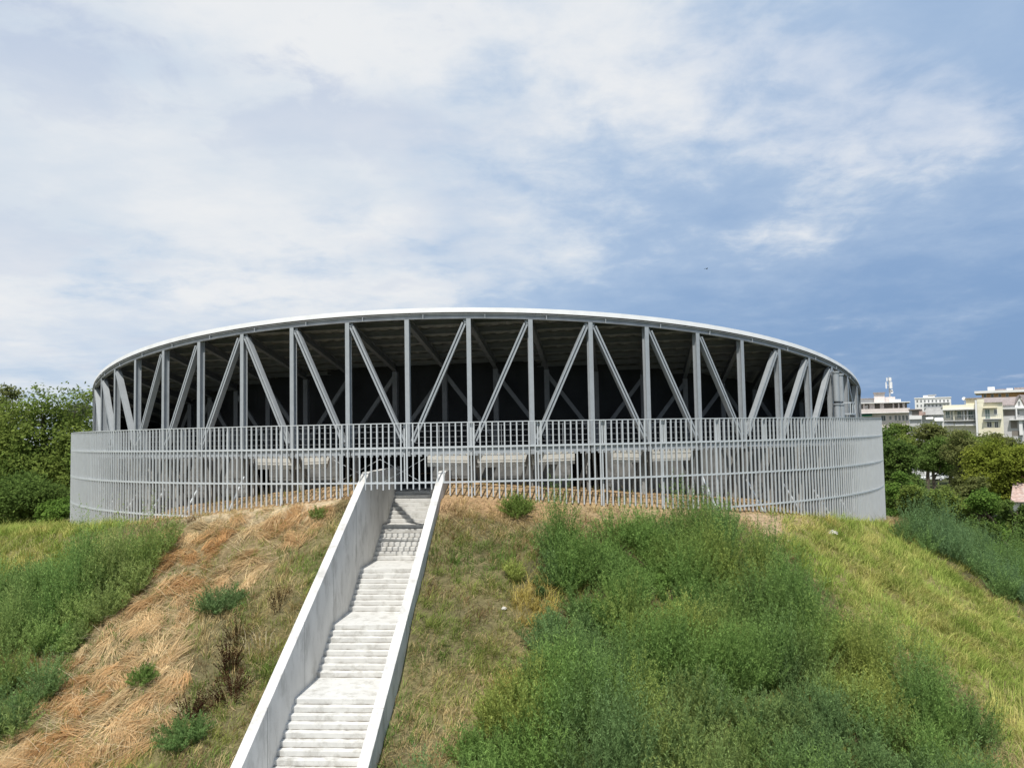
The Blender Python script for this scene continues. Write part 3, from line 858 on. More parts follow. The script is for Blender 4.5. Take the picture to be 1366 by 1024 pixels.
def straw_cover():
    # mown stalks thrown down in bundles, each fanning its own way down the slope
    cx, cy = scatter(-18, -5.5, 19, 36.5, 5.6)
    ok = inpoly(cx, cy, Z_STRAW) & (polar(cx, cy)[0] > 26.8)
    g = fbm(cx * .6, cy * .6, 66)
    ok &= rng.uniform(0, 1, len(cx)) < np.clip((g - .27) * 6, .3, 1)
    cx, cy = cx[ok], cy[ok]; nb = len(cx)
    K = 95
    base = -PI / 2 - .45 + (fbm(cx * .35, cy * .35, 71) - .5) * 2.2 + rng.normal(0, .9, nb)
    far_ = rng.uniform(0, 1, nb) < .12; base = np.where(far_, rng.uniform(0, 2 * PI, nb), base)
    n = nb * K; rp = lambda a: np.repeat(a, K, 0)
    az = rp(base) + rng.normal(0, 1, n) * rp(rng.uniform(.14, .55, nb))
    L = rp(rng.uniform(.45, 1.25, nb)) * rng.uniform(.25, 1.1, n)
    a = rng.uniform(0, 2 * PI, n); q = np.sqrt(rng.uniform(0, 1, n)) * rp(rng.uniform(.12, .36, nb))
    x = rp(cx) + q * np.cos(a); y = rp(cy) + q * np.sin(a)
    ok = ~in_stairs(x, y, .5) & ~in_stairs(x + np.cos(az) * L, y + np.sin(az) * L, .4)
    w = rng.uniform(.005, .014, n)
    bl = rp(rng.uniform(.02, .15, nb)); lift = bl * rng.uniform(.1, 1.2, n); tl = rng.uniform(-.02, .20, n) * rng.uniform(0, 1, n)
    A = onground(x, y); A[:, 2] += lift
    ex = x + np.cos(az) * L; ey = y + np.sin(az) * L
    B = onground(ex, ey); B[:, 2] += lift * .4 + tl
    m = (A + B) / 2; m[:, 2] += rng.uniform(0, .12, n) * L
    m[:, 0] += rng.normal(0, .04, n); 
    side = np.stack([-np.sin(az), np.cos(az), rng.uniform(-.5, .5, n)], 1) * (w / 2)[:, None]
    c = rp(mixc((.58, .345, .155), (.74, .565, .32), (fbm(cx * .7, cy * .7, 81) - .36) * 3 + rng.uniform(-.35, .45, nb))) * rp(rng.uniform(.8, 1.12, nb))[:, None] * rng.uniform(.65, 1.2, n)[:, None]
    V = np.stack([A - side, A + side, m - side, m + side, B], 1)[ok].reshape(-1, 3)
    n = int(ok.sum()); qd = (np.arange(n) * 5)[:, None]
    T = np.concatenate([qd + [0, 1, 3], qd + [0, 3, 2], qd + [2, 3, 4]])
    tag(fmesh('fallen_straw', V, T, M['grass'], np.repeat(c[ok], 5, 0)), 'orange tan fallen straw stalks combed down the slope left of the stairs', 'straw', kind='stuff')
    x, y = scatter(-17.5, -6, 20, 36, 26)
    ok = inpoly(x, y, Z_STRAW) & ~in_stairs(x, y, 1.2) & (polar(x, y)[0] > 26.8); x, y = x[ok], y[ok]; n = len(x)
    V, T, C = blades(onground(x, y, .10), rng.uniform(.4, 1.2, n), rng.uniform(.008, .014, n), rng.uniform(1.15, 1.5, n), rng.uniform(0, 2 * PI, n), mixc((.62, .48, .27), (.80, .70, .48), rng.uniform(0, 1, n)), droop=.12)
    tag(fmesh('dry_litter', V, T, M['grass'], C), 'scattered long bleached stalks lying across the orange straw', 'straw', kind='stuff')
    # thinner straw mat around the stair head and beside the walls
    x, y = scatter(-9, 5, 22, 38, 150)
    rho, ph = polar(x, y)
    ok = (rho > 26.4) & ~in_stairs(x, y, .45) & (rng.uniform(0, 1, len(x)) < np.clip(1.2 - (rho - 26.2) / 4.5, .22, 1) * np.clip(3.2 * fbm(x * .7, y * .7, 5) - .9, 0, 1)) & ~inpoly(x, y, Z_A) & ~inpoly(x, y, Z_STRAW)
    x, y = x[ok], y[ok]; n = len(x)
    az = rng.uniform(0, 2 * PI, n); L = rng.uniform(.15, .6, n)
    c = mixc((.46, .33, .17), (.62, .50, .29), rng.uniform(0, 1, n))
    V, T, C = blades(onground(x, y, .05), L, rng.uniform(.008, .016, n), rng.uniform(1.0, 1.5, n), az, c, droop=.15)
    tag(fmesh('dry_litter', V, T, M['grass'], C), 'dry tan grass litter lying around the stair head beside the parapets', 'straw', kind='stuff')
straw_cover()

def coarse_stalks():
    # long seed grasses standing in the foreground right corner and by the stair wall
    for (cx, cy, r, n, H, col, lb) in ((15.1, 24.2, 1.2, 260, .9, (.50, .40, .20), 'tall pale dry grass tuft at the lower right corner'),
                                       (17.3, 27.9, 1.0, 160, .8, (.45, .42, .15), 'arching yellow grass tuft at the weed edge on the right slope'),
                                       (4.5, 20.9, 1.3, 200, .7, (.36, .25, .11), 'dry brown grass tuft showing under the weeds at the bottom edge'),
                                       (-8.0, 26.6, .5, 34, .9, (.55, .48, .32), 'bleached bent stalks leaning beside the left stair wall'),
                                       (.6, 28.2, .8, 220, .75, (.50, .40, .13), 'golden tall grass tuft at the left edge of the green weeds'),
                                       (-.2, 24.9, .5, 120, .6, (.50, .40, .14), 'small golden grass tuft between the weeds and the short grass')):
        a = rng.uniform(0, 2 * PI, n); q = r * np.sqrt(rng.uniform(0, 1, n))
        x = cx + q * np.cos(a); y = cy + q * np.sin(a)
        V, T, C = blades(onground(x, y, -.02), H * rng.uniform(.5, 1.2, n), rng.uniform(.012, .026, n), np.abs(rng.normal(.3, .25, n)), a + rng.normal(0, .8, n),
                         np.array(col)[None] * rng.uniform(.7, 1.2, n)[:, None], droop=.75)
        z = float(terrain(cx, cy))
        o = fmesh('grass_tuft', V - np.array((cx, cy, z)), T, M['grass'], C); o.location = (cx, cy, z)
        tag(o, lb, 'grass tuft')
coarse_stalks()

def weeds_inside():
    x, y = scatter(-14, 14, 33.5, 48, 22)
    rho, ph = polar(x, y)
    ok = (rho < 25.9) & (rho > 23.9) & (np.abs(ph) < 42) & ~in_stairs(x, y, .5)
    x, y = x[ok], y[ok]; n = len(x)
    c = mixc((.12, .15, .04), (.36, .25, .1), rng.uniform(0, 1, n))
    V, T, C = blades(onground(x, y, -.02), rng.uniform(.15, .5, n), rng.uniform(.02, .04, n), np.abs(rng.normal(.3, .3, n)), rng.uniform(0, 6.28, n), c, .6)
    tag(fmesh('grass', V, T, M['grass'], C), 'sparse weedy grass growing on the strip behind the fence', 'grass', kind='stuff')
weeds_inside()

def rock(x, y, r, label):
    import bmesh
    bm = bmesh.new(); bmesh.ops.create_icosphere(bm, subdivisions=3, radius=r)
    rr = random.Random(int(x * 100))
    for v in bm.verts:
        d = v.co.normalized()
        v.co *= 1 + .22 * math.sin(d.x * 4 + x) * math.cos(d.y * 5 + y) + .12 * math.sin(d.z * 9 + d.x * 7) + rr.uniform(-.03, .03)
        v.co.z *= .6
    me = bpy.data.meshes.new('stone'); bm.to_mesh(me); bm.free(); me.materials.append(M['stone'])
    o = bpy.data.objects.new('stone', me); COL.objects.link(o); o.location = (x, y, float(terrain(x, y)) + r * .2)
    tag(o, label, 'stone')
rock(14.25, 38.0, .2, 'pale boulder in yellow grass below the right part of the fence')
rock(11.4, 35.2, .10, 'small white stone on the dirt track right of the green weeds')
rock(-.4, 27.9, .09, 'small white stone in the grass left of the golden tuft')

# ------------------------------------------------------------------ trees
def make_tree(name, x, y, H, w, cols, label, cat='tree', seed=1, leaf=.26, n=9000, base=.28, airy=0.0, group=None, lumps=16, z=None):
    r = np.random.default_rng(seed)
    z = float(terrain(x, y)) if z is None else z
    root = empty(name, (x, y, z)); tag(root, label, cat, group)
    rad = w / 2
    zc0 = H * base; ch = H - zc0
    # lobes filling an ellipsoid
    C = []
    while len(C) < lumps:
        p = r.uniform(-1, 1, 3)
        q = np.linalg.norm(p)
        if q > 1 or q < .35: continue
        wz = 1 - .25 * max(p[2], 0)
        C.append((p[0] * rad * .78 * wz, p[1] * rad * .78 * wz, zc0 + ch * (.5 + .40 * p[2])))
    C = np.array(C)
    S = r.uniform(.18, .48, len(C)) * rad * (1 - .25 * airy)
    # trunk with limbs out to the lobes
    mb = MB(); tr = .022 * H + .04
    pts = [Vector((0, 0, -.3)), Vector((r.normal(0, .12), r.normal(0, .12), H * .2)), Vector((r.normal(0, .3), r.normal(0, .3), H * .48)), Vector((r.normal(0, .35), r.normal(0, .35), H * .74))]
    rs = [tr * 1.25, tr, tr * .7, tr * .3]
    for i in range(3): mb.cyl(pts[i], pts[i + 1], rs[i], rs[i + 1], 9, cap=False)
    for i in range(len(C)):
        f = r.uniform(.25, .9); a = pts[1].lerp(pts[3], f * .9) if f > .4 else pts[1].lerp(pts[2], f)
        e = Vector(C[i]); m = a.lerp(e, .55) + Vector((0, 0, -.05 * H * r.uniform(0, 1)))
        mb.cyl(a, m, tr * .36, tr * .22, 6, cap=False); mb.cyl(m, e, tr * .22, tr * .06, 6, cap=False)
    mb.build('trunk', M['bark'], root, smooth=True)
    # twig clusters then leaves
    nc = max(60, n // 26)
    li = r.choice(len(C), nc, p=S ** 2 / (S ** 2).sum())
    d = r.normal(0, 1, (nc, 3)); d /= np.linalg.norm(d, axis=1)[:, None]
    rr = r.uniform(0.45, 1.12, nc) ** .6
    tc = C[li] + d * (S[li] * rr)[:, None] * np.array((1, 1, .82))
    k = n // nc
    ts = S.mean() * .30 * (1 + .5 * airy)
    off = r.normal(0, 1, (nc, k, 3)) * ts * np.array((1, 1, .6))
    off[..., 2] -= np.abs(off[..., 0]) * .15
    p = (tc[:, None] + off).reshape(-1, 3)
    outd = (p - np.array((0, 0, zc0 + ch * .4))); outd /= np.linalg.norm(outd, axis=1)[:, None] + 1e-6
    nm = outd * .6 + r.normal(0, .6, p.shape) + np.array((0, 0, .45)); nm /= np.linalg.norm(nm, axis=1)[:, None]
    t = np.cross(nm, r.normal(0, 1, p.shape)); t /= np.linalg.norm(t, axis=1)[:, None] + 1e-6
    b = np.cross(nm, t)
    l = leaf * r.uniform(.55, 1.25, len(p))
    V = np.stack([p - t * (l / 2)[:, None], p - b * (l * .28)[:, None], p + t * (l / 2)[:, None], p + b * (l * .28)[:, None]], 1).reshape(-1, 3)
    q = (np.arange(len(p)) * 4)[:, None]
    T = np.concatenate([q + [0, 1, 2], q + [0, 2, 3]])
    tw = np.repeat(r.uniform(0, 1, nc), k) * .6 + r.uniform(0, 1, len(p)) * .4
    lob = np.repeat((r.uniform(0, 1, len(C)))[li], k)
    c = mixc(cols[0], cols[1], tw * .6 + lob * .4) * r.uniform(.75, 1.25, len(p))[:, None]
    fmesh('crown', V, T, M['leaf'], np.repeat(c, 4, 0), root)
    return root

def px(xp, Z): return (xp - 683) / F * Z
def htop(xp, yp, Z): return (579.3 - .01845 * (xp - 683) - yp) / F * Z + CZ

G_DARK = ((.075, .130, .034), (.165, .235, .058)); G_MID = ((.105, .165, .036), (.255, .310, .075))
G_OLIVE = ((.125, .150, .050), (.250, .265, .095)); G_LIME = ((.150, .195, .028), (.290, .320, .060)); G_GREY = ((.12, .15, .09), (.23, .25, .16))
G_FRESH = ((.085, .165, .036), (.19, .295, .06))
def tr(xp, yp, Z, wpx, cols, label, seed, **kw):
    x = px(xp, Z); z = float(terrain(x, Z))
    make_tree(kw.pop('name', 'leafy_tree'), x, Z, (htop(xp, yp, Z) - z) * 1.05, wpx * Z / F, cols, label, seed=seed, z=z, **kw)
# left of the arena
tr(58, 500, 68, 150, G_MID, 'tall bushy green tree standing left of the arena', 1, n=30000, leaf=.30, base=.12, lumps=26)
tr(-45, 498, 70, 150, G_MID, 'broad green tree cut by the left edge of the photo', 2, n=20000, leaf=.30, base=.12, lumps=24)
tr(108, 498, 84, 66, G_GREY, 'slender greyish airy tree behind the left corner of the arena', 3, n=9000, leaf=.30, airy=.8, lumps=14, base=.2)
tr(10, 505, 82, 90, G_OLIVE, 'olive tree crown showing between the two big trees on the left', 4, n=12000, leaf=.34, base=.15)
tr(108, 560, 64, 75, G_MID, 'lower green tree filling the gap between fence and tall left tree', 5, n=16000, leaf=.28, base=.05, lumps=18)
tr(30, 640, 57, 120, G_DARK, 'wide dark green bush under the tall left trees', 6, n=15000, leaf=.2, base=.03, name='bush', cat='bush', lumps=18)
tr(82, 662, 52.5, 56, G_FRESH, 'bright green leafy shrub at the foot of the left fence end', 7, n=8000, leaf=.2, base=.03, name='bush', cat='bush', lumps=12)
tr(-30, 625, 60, 100, G_DARK, 'dark bush at the left edge beneath the broad tree', 8, n=9000, leaf=.22, base=.03, name='bush', cat='bush')
# right of the arena
tr(1196, 580, 82, 70, G_DARK, 'dark green tree directly beside the right end of the fence', 11, n=16000, leaf=.28, base=.08, lumps=20)
tr(1197, 622, 70, 62, G_FRESH, 'bright green tree low beside the right fence end', 12, n=13000, leaf=.24, base=.05, lumps=16)
tr(1278, 576, 112, 62, G_OLIVE, 'brownish olive tree standing left of the lime green tree', 13, n=15000, leaf=.3, base=.12, lumps=18)
tr(1335, 582, 98, 96, G_LIME, 'large lime green tree below the yellow apartment block', 14, n=24000, leaf=.36, base=.15, lumps=26)
tr(1240, 579, 128, 62, G_DARK, 'shady dark tree above the parked white cars', 15, n=12000, leaf=.34, base=.34, lumps=16)
tr(1222, 636, 60, 58, G_MID, 'mid green bushy tree above the right weed strip', 16, n=12000, leaf=.2, base=.05, lumps=16)
tr(1262, 640, 64, 72, G_MID, 'rounded green tree in front of the parked cars', 17, n=14000, leaf=.2, base=.05, lumps=18)
tr(1308, 634, 62, 66, G_FRESH, 'fresh green tree below the lime green tree', 18, n=12000, leaf=.2, base=.05, lumps=16)
tr(1345, 652, 54, 62, G_DARK, 'dark dense evergreen bush near the right edge', 19, n=14000, leaf=.16, base=.03, lumps=20)
tr(1290, 690, 53, 60, G_DARK, 'low dark bush at the foot of the right shoulder', 20, n=9000, leaf=.18, base=.03, name='bush', cat='bush')
tr(1390, 690, 50, 70, G_MID, 'green bush cut by the right edge of the photo', 21, n=9000, leaf=.18, base=.03, name='bush', cat='bush')
tr(1290, 628, 78, 56, G_OLIVE, 'small olive tree between the lime green tree and the rounded tree', 22, n=10000, leaf=.24, base=.05, lumps=16)
tr(1215, 632, 74, 44, G_DARK, 'dark bush between the bright green tree and the parked cars', 23, n=8000, leaf=.24, base=.04, name='bush', cat='bush', lumps=14)
tr(1360, 662, 66, 60, G_MID, 'green bush in front of the low house with worn red roof', 24, n=9000, leaf=.22, base=.04, name='bush', cat='bush', lumps=14)
rowl = ['tree crown in front of the pink building beside the fence', 'tree crown below the mast building balcony', 'dark tree crown in front of the small grey house', 'tree crown under the white awnings of the yellow wing',
        'green crown in front of the yellow block left part', 'tree crown below the yellow block right corner', 'dark tree crown below the grey gabled house', 'tree crown at the right edge below the orange block']
for i, (xp, yp, Z, wp) in enumerate([(1178, 568, 150, 48), (1205, 566, 165, 44), (1232, 568, 150, 50), (1262, 572, 160, 48), (1292, 573, 150, 50), (1322, 580, 155, 46), (1350, 586, 150, 46), (1378, 586, 150, 46)]):
    tr(xp, yp, Z, wp * 1.4, (G_DARK, G_MID, G_OLIVE)[i % 3], rowl[i], 40 + i, n=9500, leaf=.5, base=.2, group='trees before the apartment blocks', lumps=12)

# ------------------------------------------------------------------ town on the right
M['pink'] = mat('pinkish_render', (.70, .63, .60), .9, 0, .06, .6, dark=(.45, .40, .37), dscale=.4, damt=.3)
M['white_r'] = mat('white_render', (.74, .74, .73), .9, 0, .05, .6, dark=(.5, .5, .5), dscale=.4, damt=.3)
M['yellow_r'] = mat('pale_yellow_render', (.75, .72, .57), .9, 0, .05, .6, dark=(.5, .45, .3), dscale=.4, damt=.3)
M['cream'] = mat('cream_render', (.72, .66, .50), .9, 0, .05, .6)
M['grey_r'] = mat('grey_render', (.50, .50, .50), .9, 0, .07, .6, dark=(.36, .36, .36), dscale=.4, damt=.4)
M['orange_r'] = mat('orange_render', (.62, .38, .20), .9, 0, .06, .6)
M['tile'] = mat('weathered_tile', (.30, .26, .25), .9, 0, .25, 2.5, dark=(.42, .35, .33), dscale=1.0, damt=.6)
M['redtile'] = mat('red_tile', (.42, .30, .26), .9, 0, .3, 3.5, dark=(.55, .51, .49), dscale=1.6, damt=.9)
M['glass'] = mat('window_glass', (.07, .08, .085), .15, 0, .2, .5, spec=.6)
M['shut'] = mat('shutter', (.16, .22, .19), .7, 0, .1, 2)
M['awn'] = mat('awning_cloth', (.82, .82, .80), .8, 0, .03, 2)
M['gawn'] = mat('green_awning', (.03, .16, .10), .8, 0, .05, 2)
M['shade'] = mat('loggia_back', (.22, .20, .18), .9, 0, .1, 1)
M['metal'] = mat('mast_steel', (.45, .47, .48), .5, .2, .08, 4)
M['car_w'] = mat('white_car_paint', (.78, .79, .80), .3, 0, .02, 2, spec=.6)
M['car_g'] = mat('silver_car_paint', (.55, .57, .59), .3, .3, .02, 2, spec=.6)
M['tyre'] = mat('tyre_rubber', (.02, .02, .02), .9, 0, .1, 5)
M['feather'] = mat('dark_feather', (.03, .03, .035), .8, 0, .1, 8)

class Bld:
    """a building facing the viewer; positions given in metres from its own origin"""
    def __init__(s, name, xp0, Z, label, cat='building'):
        s.Z = Z; s.xp0 = xp0
        th = math.atan((xp0 - 683) / F)
        s.root = empty(name, (px(xp0, Z), Z, 0), -th); tag(s.root, label, cat)
        s.k = Z / F * math.cos(th)
    def X(s, xp): return (xp - s.xp0) * s.k
    def H(s, xp, yp): return htop(xp, yp, s.Z)
    def slab(s, part, m, x0, x1, yt, yb, d0, d1, parent=None, bevel=0):
        """box spanning photo columns x0-x1 and rows yt-yb, depth d0..d1 behind (+) the facade"""
        xm = (x0 + x1) / 2
        mb = MB(); zt = s.H(xm, yt); zb = 0 if yb is None else s.H(xm, yb)
        mb.box(s.X(x0), s.X(x1), d0, d1, zb, zt)
        return mb.build(part, M[m], parent or s.root, bevel=bevel)
    def win(s, x0, x1, yt, yb, d=0.0, m='glass', frame='white_r'):
        xm = (x0 + x1) / 2; a, b = s.X(x0), s.X(x1); zt, zb = s.H(xm, yt), s.H(xm, yb)
        f = .09; mb = MB()
        mb.box(a - f, a, d - .06, d + .05, zb - f, zt + f); mb.box(b, b + f, d - .06, d + .05, zb - f, zt + f)
        mb.box(a, b, d - .06, d + .05, zt, zt + f); mb.box(a - f, b + f, d - .12, d + .05, zb - f * 2, zb - f)
        mb.box((a + b) / 2 - .03, (a + b) / 2 + .03, d - .045, d + .05, zb, zt)
        w = mb.build('window', M[frame], s.root)
        mb = MB(); mb.box(a, b, d - .03, d + .02, zb - f, zt); mb.build('pane', M[m], w)
    def rails(s, x0, x1, yt, yb, d):
        xm = (x0 + x1) / 2; a, b = s.X(x0), s.X(x1); zt, zb = s.H(xm, yt), s.H(xm, yb); mb = MB()
        mb.box(a, b, d - .03, d + .03, zt - .06, zt)
        n = max(3, int((b - a) / .35))
        for i in range(n + 1):
            x = a + (b - a) * i / n; mb.box(x - .02, x + .02, d - .02, d + .02, zb, zt - .06)
        mb.build('balcony_railing', M['metal'], s.root)
    def awning(s, x0, x1, yt, yb, d, m='awn'):
        xm = (x0 + x1) / 2; a, b = s.X(x0), s.X(x1); zt, zb = s.H(xm, yt), s.H(xm, yb); mb = MB()
        mb.add([(a, d, zt), (b, d, zt), (b, d - 1.3, zb), (a, d - 1.3, zb), (a, d, zt - .06), (b, d, zt - .06), (b, d - 1.3, zb - .2), (a, d - 1.3, zb - .2)],
               [(0,3,2,1),(4,5,6,7),(0,1,5,4),(1,2,6,5),(2,3,7,6),(3,0,4,7)])
        mb.build('awning', M[m], s.root)

b = Bld('apartment_building', 1175, 220, 'pinkish white apartment building with long balcony and rooftop stair tower beside the arena')
b.slab('wall', 'pink', 1128, 1211, 551, None, 0, 14)
b.slab('balcony_parapet', 'pink', 1126, 1212, 545.2, 550.4, -1.6, -1.4)
b.slab('balcony_slab', 'white_r', 1126, 1212.5, 550.4, 551.2, -1.65, .3)
b.slab('upper_wall', 'shade', 1130, 1209, 537.5, 551, 1.2, 13)
b.slab('roof_slab', 'white_r', 1127, 1213, 536.6, 537.8, -1.2, 14)
for x0, x1 in ((1133, 1139), (1150, 1153), (1159, 1166), (1173, 1178.5), (1190, 1192), (1197, 1199), (1203, 1206)):
    b.slab('pilaster', 'pink', x0, x1, 537.8, 550.4, .2, 1.1)
b.slab('attic_wall', 'grey_r', 1130, 1166, 531.6, 536.6, 2, 10); b.slab('attic_roof', 'tile', 1128, 1166, 530.8, 531.6, 1.4, 10.5)
b.slab('stair_tower', 'pink', 1165.5, 1180, 524, 536.6, 1.5, 6); b.slab('tower_roof', 'tile', 1164.5, 1181, 523, 524, 1, 6.5)
b.slab('terrace_wall', 'pink', 1180.5, 1194, 529, 536.6, 3, 10); b.slab('terrace_parapet', 'white_r', 1186, 1201, 532.6, 536.6, .5, 9)
b.win(1174.2, 1179.6, 554.3, 560.5); b.win(1185, 1187.5, 555, 559); b.awning(1148, 1162, 551.6, 554, 0, 'gawn')
for x0 in (1192, 1197, 1202, 1206.5): b.win(x0, x0 + 2.6, 554, 560)
b.slab('curtain', 'awn', 1150, 1157, 540, 545, 1.0, 1.15); b.slab('curtain', 'awn', 1160, 1165, 540, 545, 1.12, 1.16)

# antenna mast on that roof
ar = empty('antenna_mast', (px(1193.6, 221), 224, htop(1193.6, 532.6, 221)))
tag(ar, 'telecom antenna mast with white panels on the pinkish building roof', 'antenna mast')
mh = 31 * 221 / F
mb = MB(); mb.cyl((0, 0, 0), (0, 0, mh), .22, .14, 10); mb.build('pole', M['metal'], ar)
for i in range(3):
    t = i * 2 * PI / 3 + .5
    for z0, z1, r in ((.50, .78, .75), (.82, .97, .5)):
        c = Vector((math.cos(t) * r, math.sin(t) * r, 0)); tt = Vector((-math.sin(t), math.cos(t), 0))
        mb = MB(); mb.bar(c + UP * mh * z0, c + UP * mh * z1, c.normalized(), .55, .28); mb.bar(UP * mh * (z0 + z1) / 2, c + UP * mh * (z0 + z1) / 2, UP, .08, .08)
        mb.build('antenna_panel', M['white_r'], ar)
for z, dx in ((.40, .35), (.33, .45), (.08, .3)):
    mb = MB(); mb.cyl((dx, -.1, mh * z), (dx, -.45, mh * z), .36, .36, 14); mb.bar((0, 0, mh * z), (dx, -.1, mh * z), UP, .07, .07); mb.build('dish', M['white_r'], ar)

b = Bld('apartment_building', 1243, 430, 'distant tall white apartment block with rows of small windows behind the town')
b.slab('wall', 'white_r', 1219.5, 1268, 531, None, 0, 14); b.slab('penthouse', 'white_r', 1231, 1247, 526.8, 531, 2, 10); b.slab('roof_slab', 'grey_r', 1238, 1249, 526, 526.8, 1.6, 11)
b.slab('parapet', 'white_r', 1218.8, 1268.6, 529.8, 531.2, -.3, .2)
for r_ in range(3):
    for c_ in range(9):
        b.win(1222 + c_ * 5.1, 1224 + c_ * 5.1, 533.2 + r_ * 6.2, 535.8 + r_ * 6.2, 0)
    b.slab('balcony_slab', 'grey_r', 1232, 1266, 537.2 + r_ * 6.2, 537.7 + r_ * 6.2, -1.2, 0)

b = Bld('house', 1232, 188, 'small grey house with white awnings between the pinkish and yellow buildings', 'house')
b.slab('wall', 'grey_r', 1211.5, 1228, 546.4, None, 0, 9); b.slab('roof_slab', 'tile', 1210.5, 1229, 545.4, 546.4, -.6, 9.5)
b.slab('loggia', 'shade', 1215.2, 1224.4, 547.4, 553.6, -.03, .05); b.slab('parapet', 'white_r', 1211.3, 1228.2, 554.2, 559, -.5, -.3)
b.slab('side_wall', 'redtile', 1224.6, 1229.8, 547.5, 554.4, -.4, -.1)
b.slab('wing_wall', 'white_r', 1228.2, 1257, 553, None, 2, 11)
mb = MB(); xa, xb = b.X(1227), b.X(1258); z0, z1 = b.H(1242, 553.2), b.H(1242, 543.6)
mb.add([(xa, 1, z0), (xb, 1, z0), (xb, 12, z0), (xa, 12, z0), (xa + 1.2, 5, z1), (xb - .6, 5, z1)], [(0,1,5,4),(1,2,5),(2,3,4,5),(3,0,4),(0,3,2,1)])
mb.build('roof', M['slab'], b.root)
b.awning(1233.5, 1243.5, 554.2, 558, 2); b.awning(1245, 1256.5, 554.4, 560.5, 2)
b.slab('garden_wall', 'redtile', 1230, 1233.4, 549.2, 553.2, .4, .9)

b = Bld('apartment_building', 1296, 200, 'pale yellow apartment building with loggias, balconies and white awnings')
b.slab('wing_wall', 'yellow_r', 1256, 1299.6, 546.5, None, 1.5, 11); b.slab('wing_attic', 'yellow_r', 1256, 1299.6, 539.6, 545.2, 0, 11); b.slab('wing_eaves', 'white_r', 1255.2, 1299.6, 545.2, 546.5, -.9, 11)
b.slab('balcony_slab', 'grey_r', 1256, 1299.6, 560.2, 561.4, -.4, 1.5); b.rails(1256.5, 1299.2, 553.6, 560.2, -.3)
for x0, x1 in ((1259.6, 1264.8), (1266.8, 1268.6), (1275.6, 1280.2), (1282, 1283.4), (1290.5, 1296.4), (1297.4, 1299)): b.win(x0, x1, 548.2, 556.5 if x1 - x0 > 3 else 559.4, 1.5, 'shut')
b.slab('loggia_frame', 'white_r', 1284, 1285.2, 546.5, 560.2, .2, 1.4); b.slab('loggia_frame', 'white_r', 1288.2, 1289.6, 546.5, 560.2, .2, 1.4); b.slab('partition', 'yellow_r', 1270.2, 1271.4, 546.5, 560.2, -.2, 1.4)
for x0, x1 in ((1256.8, 1270), (1271, 1284.8), (1285.6, 1299.2)): b.awning(x0, x1, 561.8, 566.4, 1.4)
b.slab('wall', 'yellow_r', 1302.6, 1335.6, 537, None, -1.5, 10); b.slab('corner_strip', 'white_r', 1299.8, 1302.4, 533.8, None, -1.7, 10)
b.slab('penthouse', 'cream', 1287.4, 1311, 531.2, 539.4, 1, 9); b.slab('penthouse_roof', 'tile', 1286.6, 1312, 530.4, 531.2, .4, 9.4)
b.slab('side_attic', 'yellow_r', 1302.7, 1312, 532.4, 537, -1.45, 9)
mb = MB(); xa, xb = b.X(1311.4), b.X(1336); z0, z1 = b.H(1323, 537.2), b.H(1323, 529.8)
mb.add([(xa, -2, z0), (xb, -2, z0), (xb, 9, z0), (xa, 9, z0), (xa, 4, z1), (xb, 4, z1)], [(0,1,5,4),(1,2,5),(2,3,4,5),(3,0,4),(0,3,2,1)]); mb.build('roof', M['tile'], b.root)
b.slab('canopy', 'cream', 1310, 1328.4, 543.2, 544.6, -2.6, -1.5); b.win(1312.8, 1318.4, 546.6, 558, -1.5, 'shut'); b.win(1324.6, 1328, 546.6, 552.4, -1.5)
b.slab('balcony_slab', 'grey_r', 1309.6, 1333.4, 558.4, 559.5, -2.7, -1.5); b.rails(1310, 1333, 552.8, 558.4, -2.6)
b.slab('canopy', 'white_r', 1311, 1329, 560.8, 562, -2.4, -1.5); b.win(1314.4, 1320, 562.8, 569, -1.5); b.win(1324.6, 1328.4, 562.4, 569.6, -1.5)
b.slab('balcony_parapet', 'cream', 1309.6, 1331, 570.4, 575, -2.7, -2.5); b.win(1322, 1326, 576.4, 582, -1.5)
mb = MB(); p = Vector((b.X(1285.6), 1.2, b.H(1285.6, 531.6))); mb.cyl(p, p + Vector((-.1, -.25, .1)), .42, .40, 14); mb.bar(p + Vector((0, .1, 0)), p + Vector((0, .1, -1.6)), UP.cross(Vector((1, 0, 0))), .08, .08); mb.build('satellite_dish', M['white_r'], b.root)

b = Bld('house', 1352, 196, 'grey gabled house with tiled roof and balconies at the right edge', 'house')
b.slab('wall', 'grey_r', 1336.2, 1400, 545, None, 0, 12)
mb = MB(); xa, xb = b.X(1335.6), b.X(1401); z0, z1 = b.H(1350, 540), b.H(1350, 528.4)
mb.add([(xa, -.6, z0), (b.X(1352), -.6, z0), (xa, 6, z1), (b.X(1355), 6, z1), (b.X(1360), -.8, z1 + .3), (b.X(1366), -.6, z0 - .3), (xb, 6, z1), (xb, -.6, z0)], [(0,1,3,2),(1,4,3),(4,5,6,3),(5,7,6)])
o = mb.build('roof', M['tile'], b.root); so = o.modifiers.new('thick', 'SOLIDIFY'); so.thickness = .18
mb = MB(); mb.prism([(b.X(1352.8), z0 - 1.0), (b.X(1365.2), z0 - 1.0), (b.X(1365.2), z0 - .5), (b.X(1359.8), z1), (b.X(1352.8), z0 - .2)], -.4, 5); mb.build('gable_wall', M['white_r'], b.root)
b.win(1357.6, 1359.8, 535.4, 540, -.4); b.slab('attic_wall', 'white_r', 1336.4, 1353, 540.4, 543, -.2, 6)
b.slab('eaves', 'white_r', 1335.8, 1401, 543, 545, -.9, 12)
b.slab('loggia', 'shade', 1338, 1352.4, 547, 554, -.03, .05); b.slab('pier', 'white_r', 1353.6, 1355.4, 545, 560, -.9, 0)
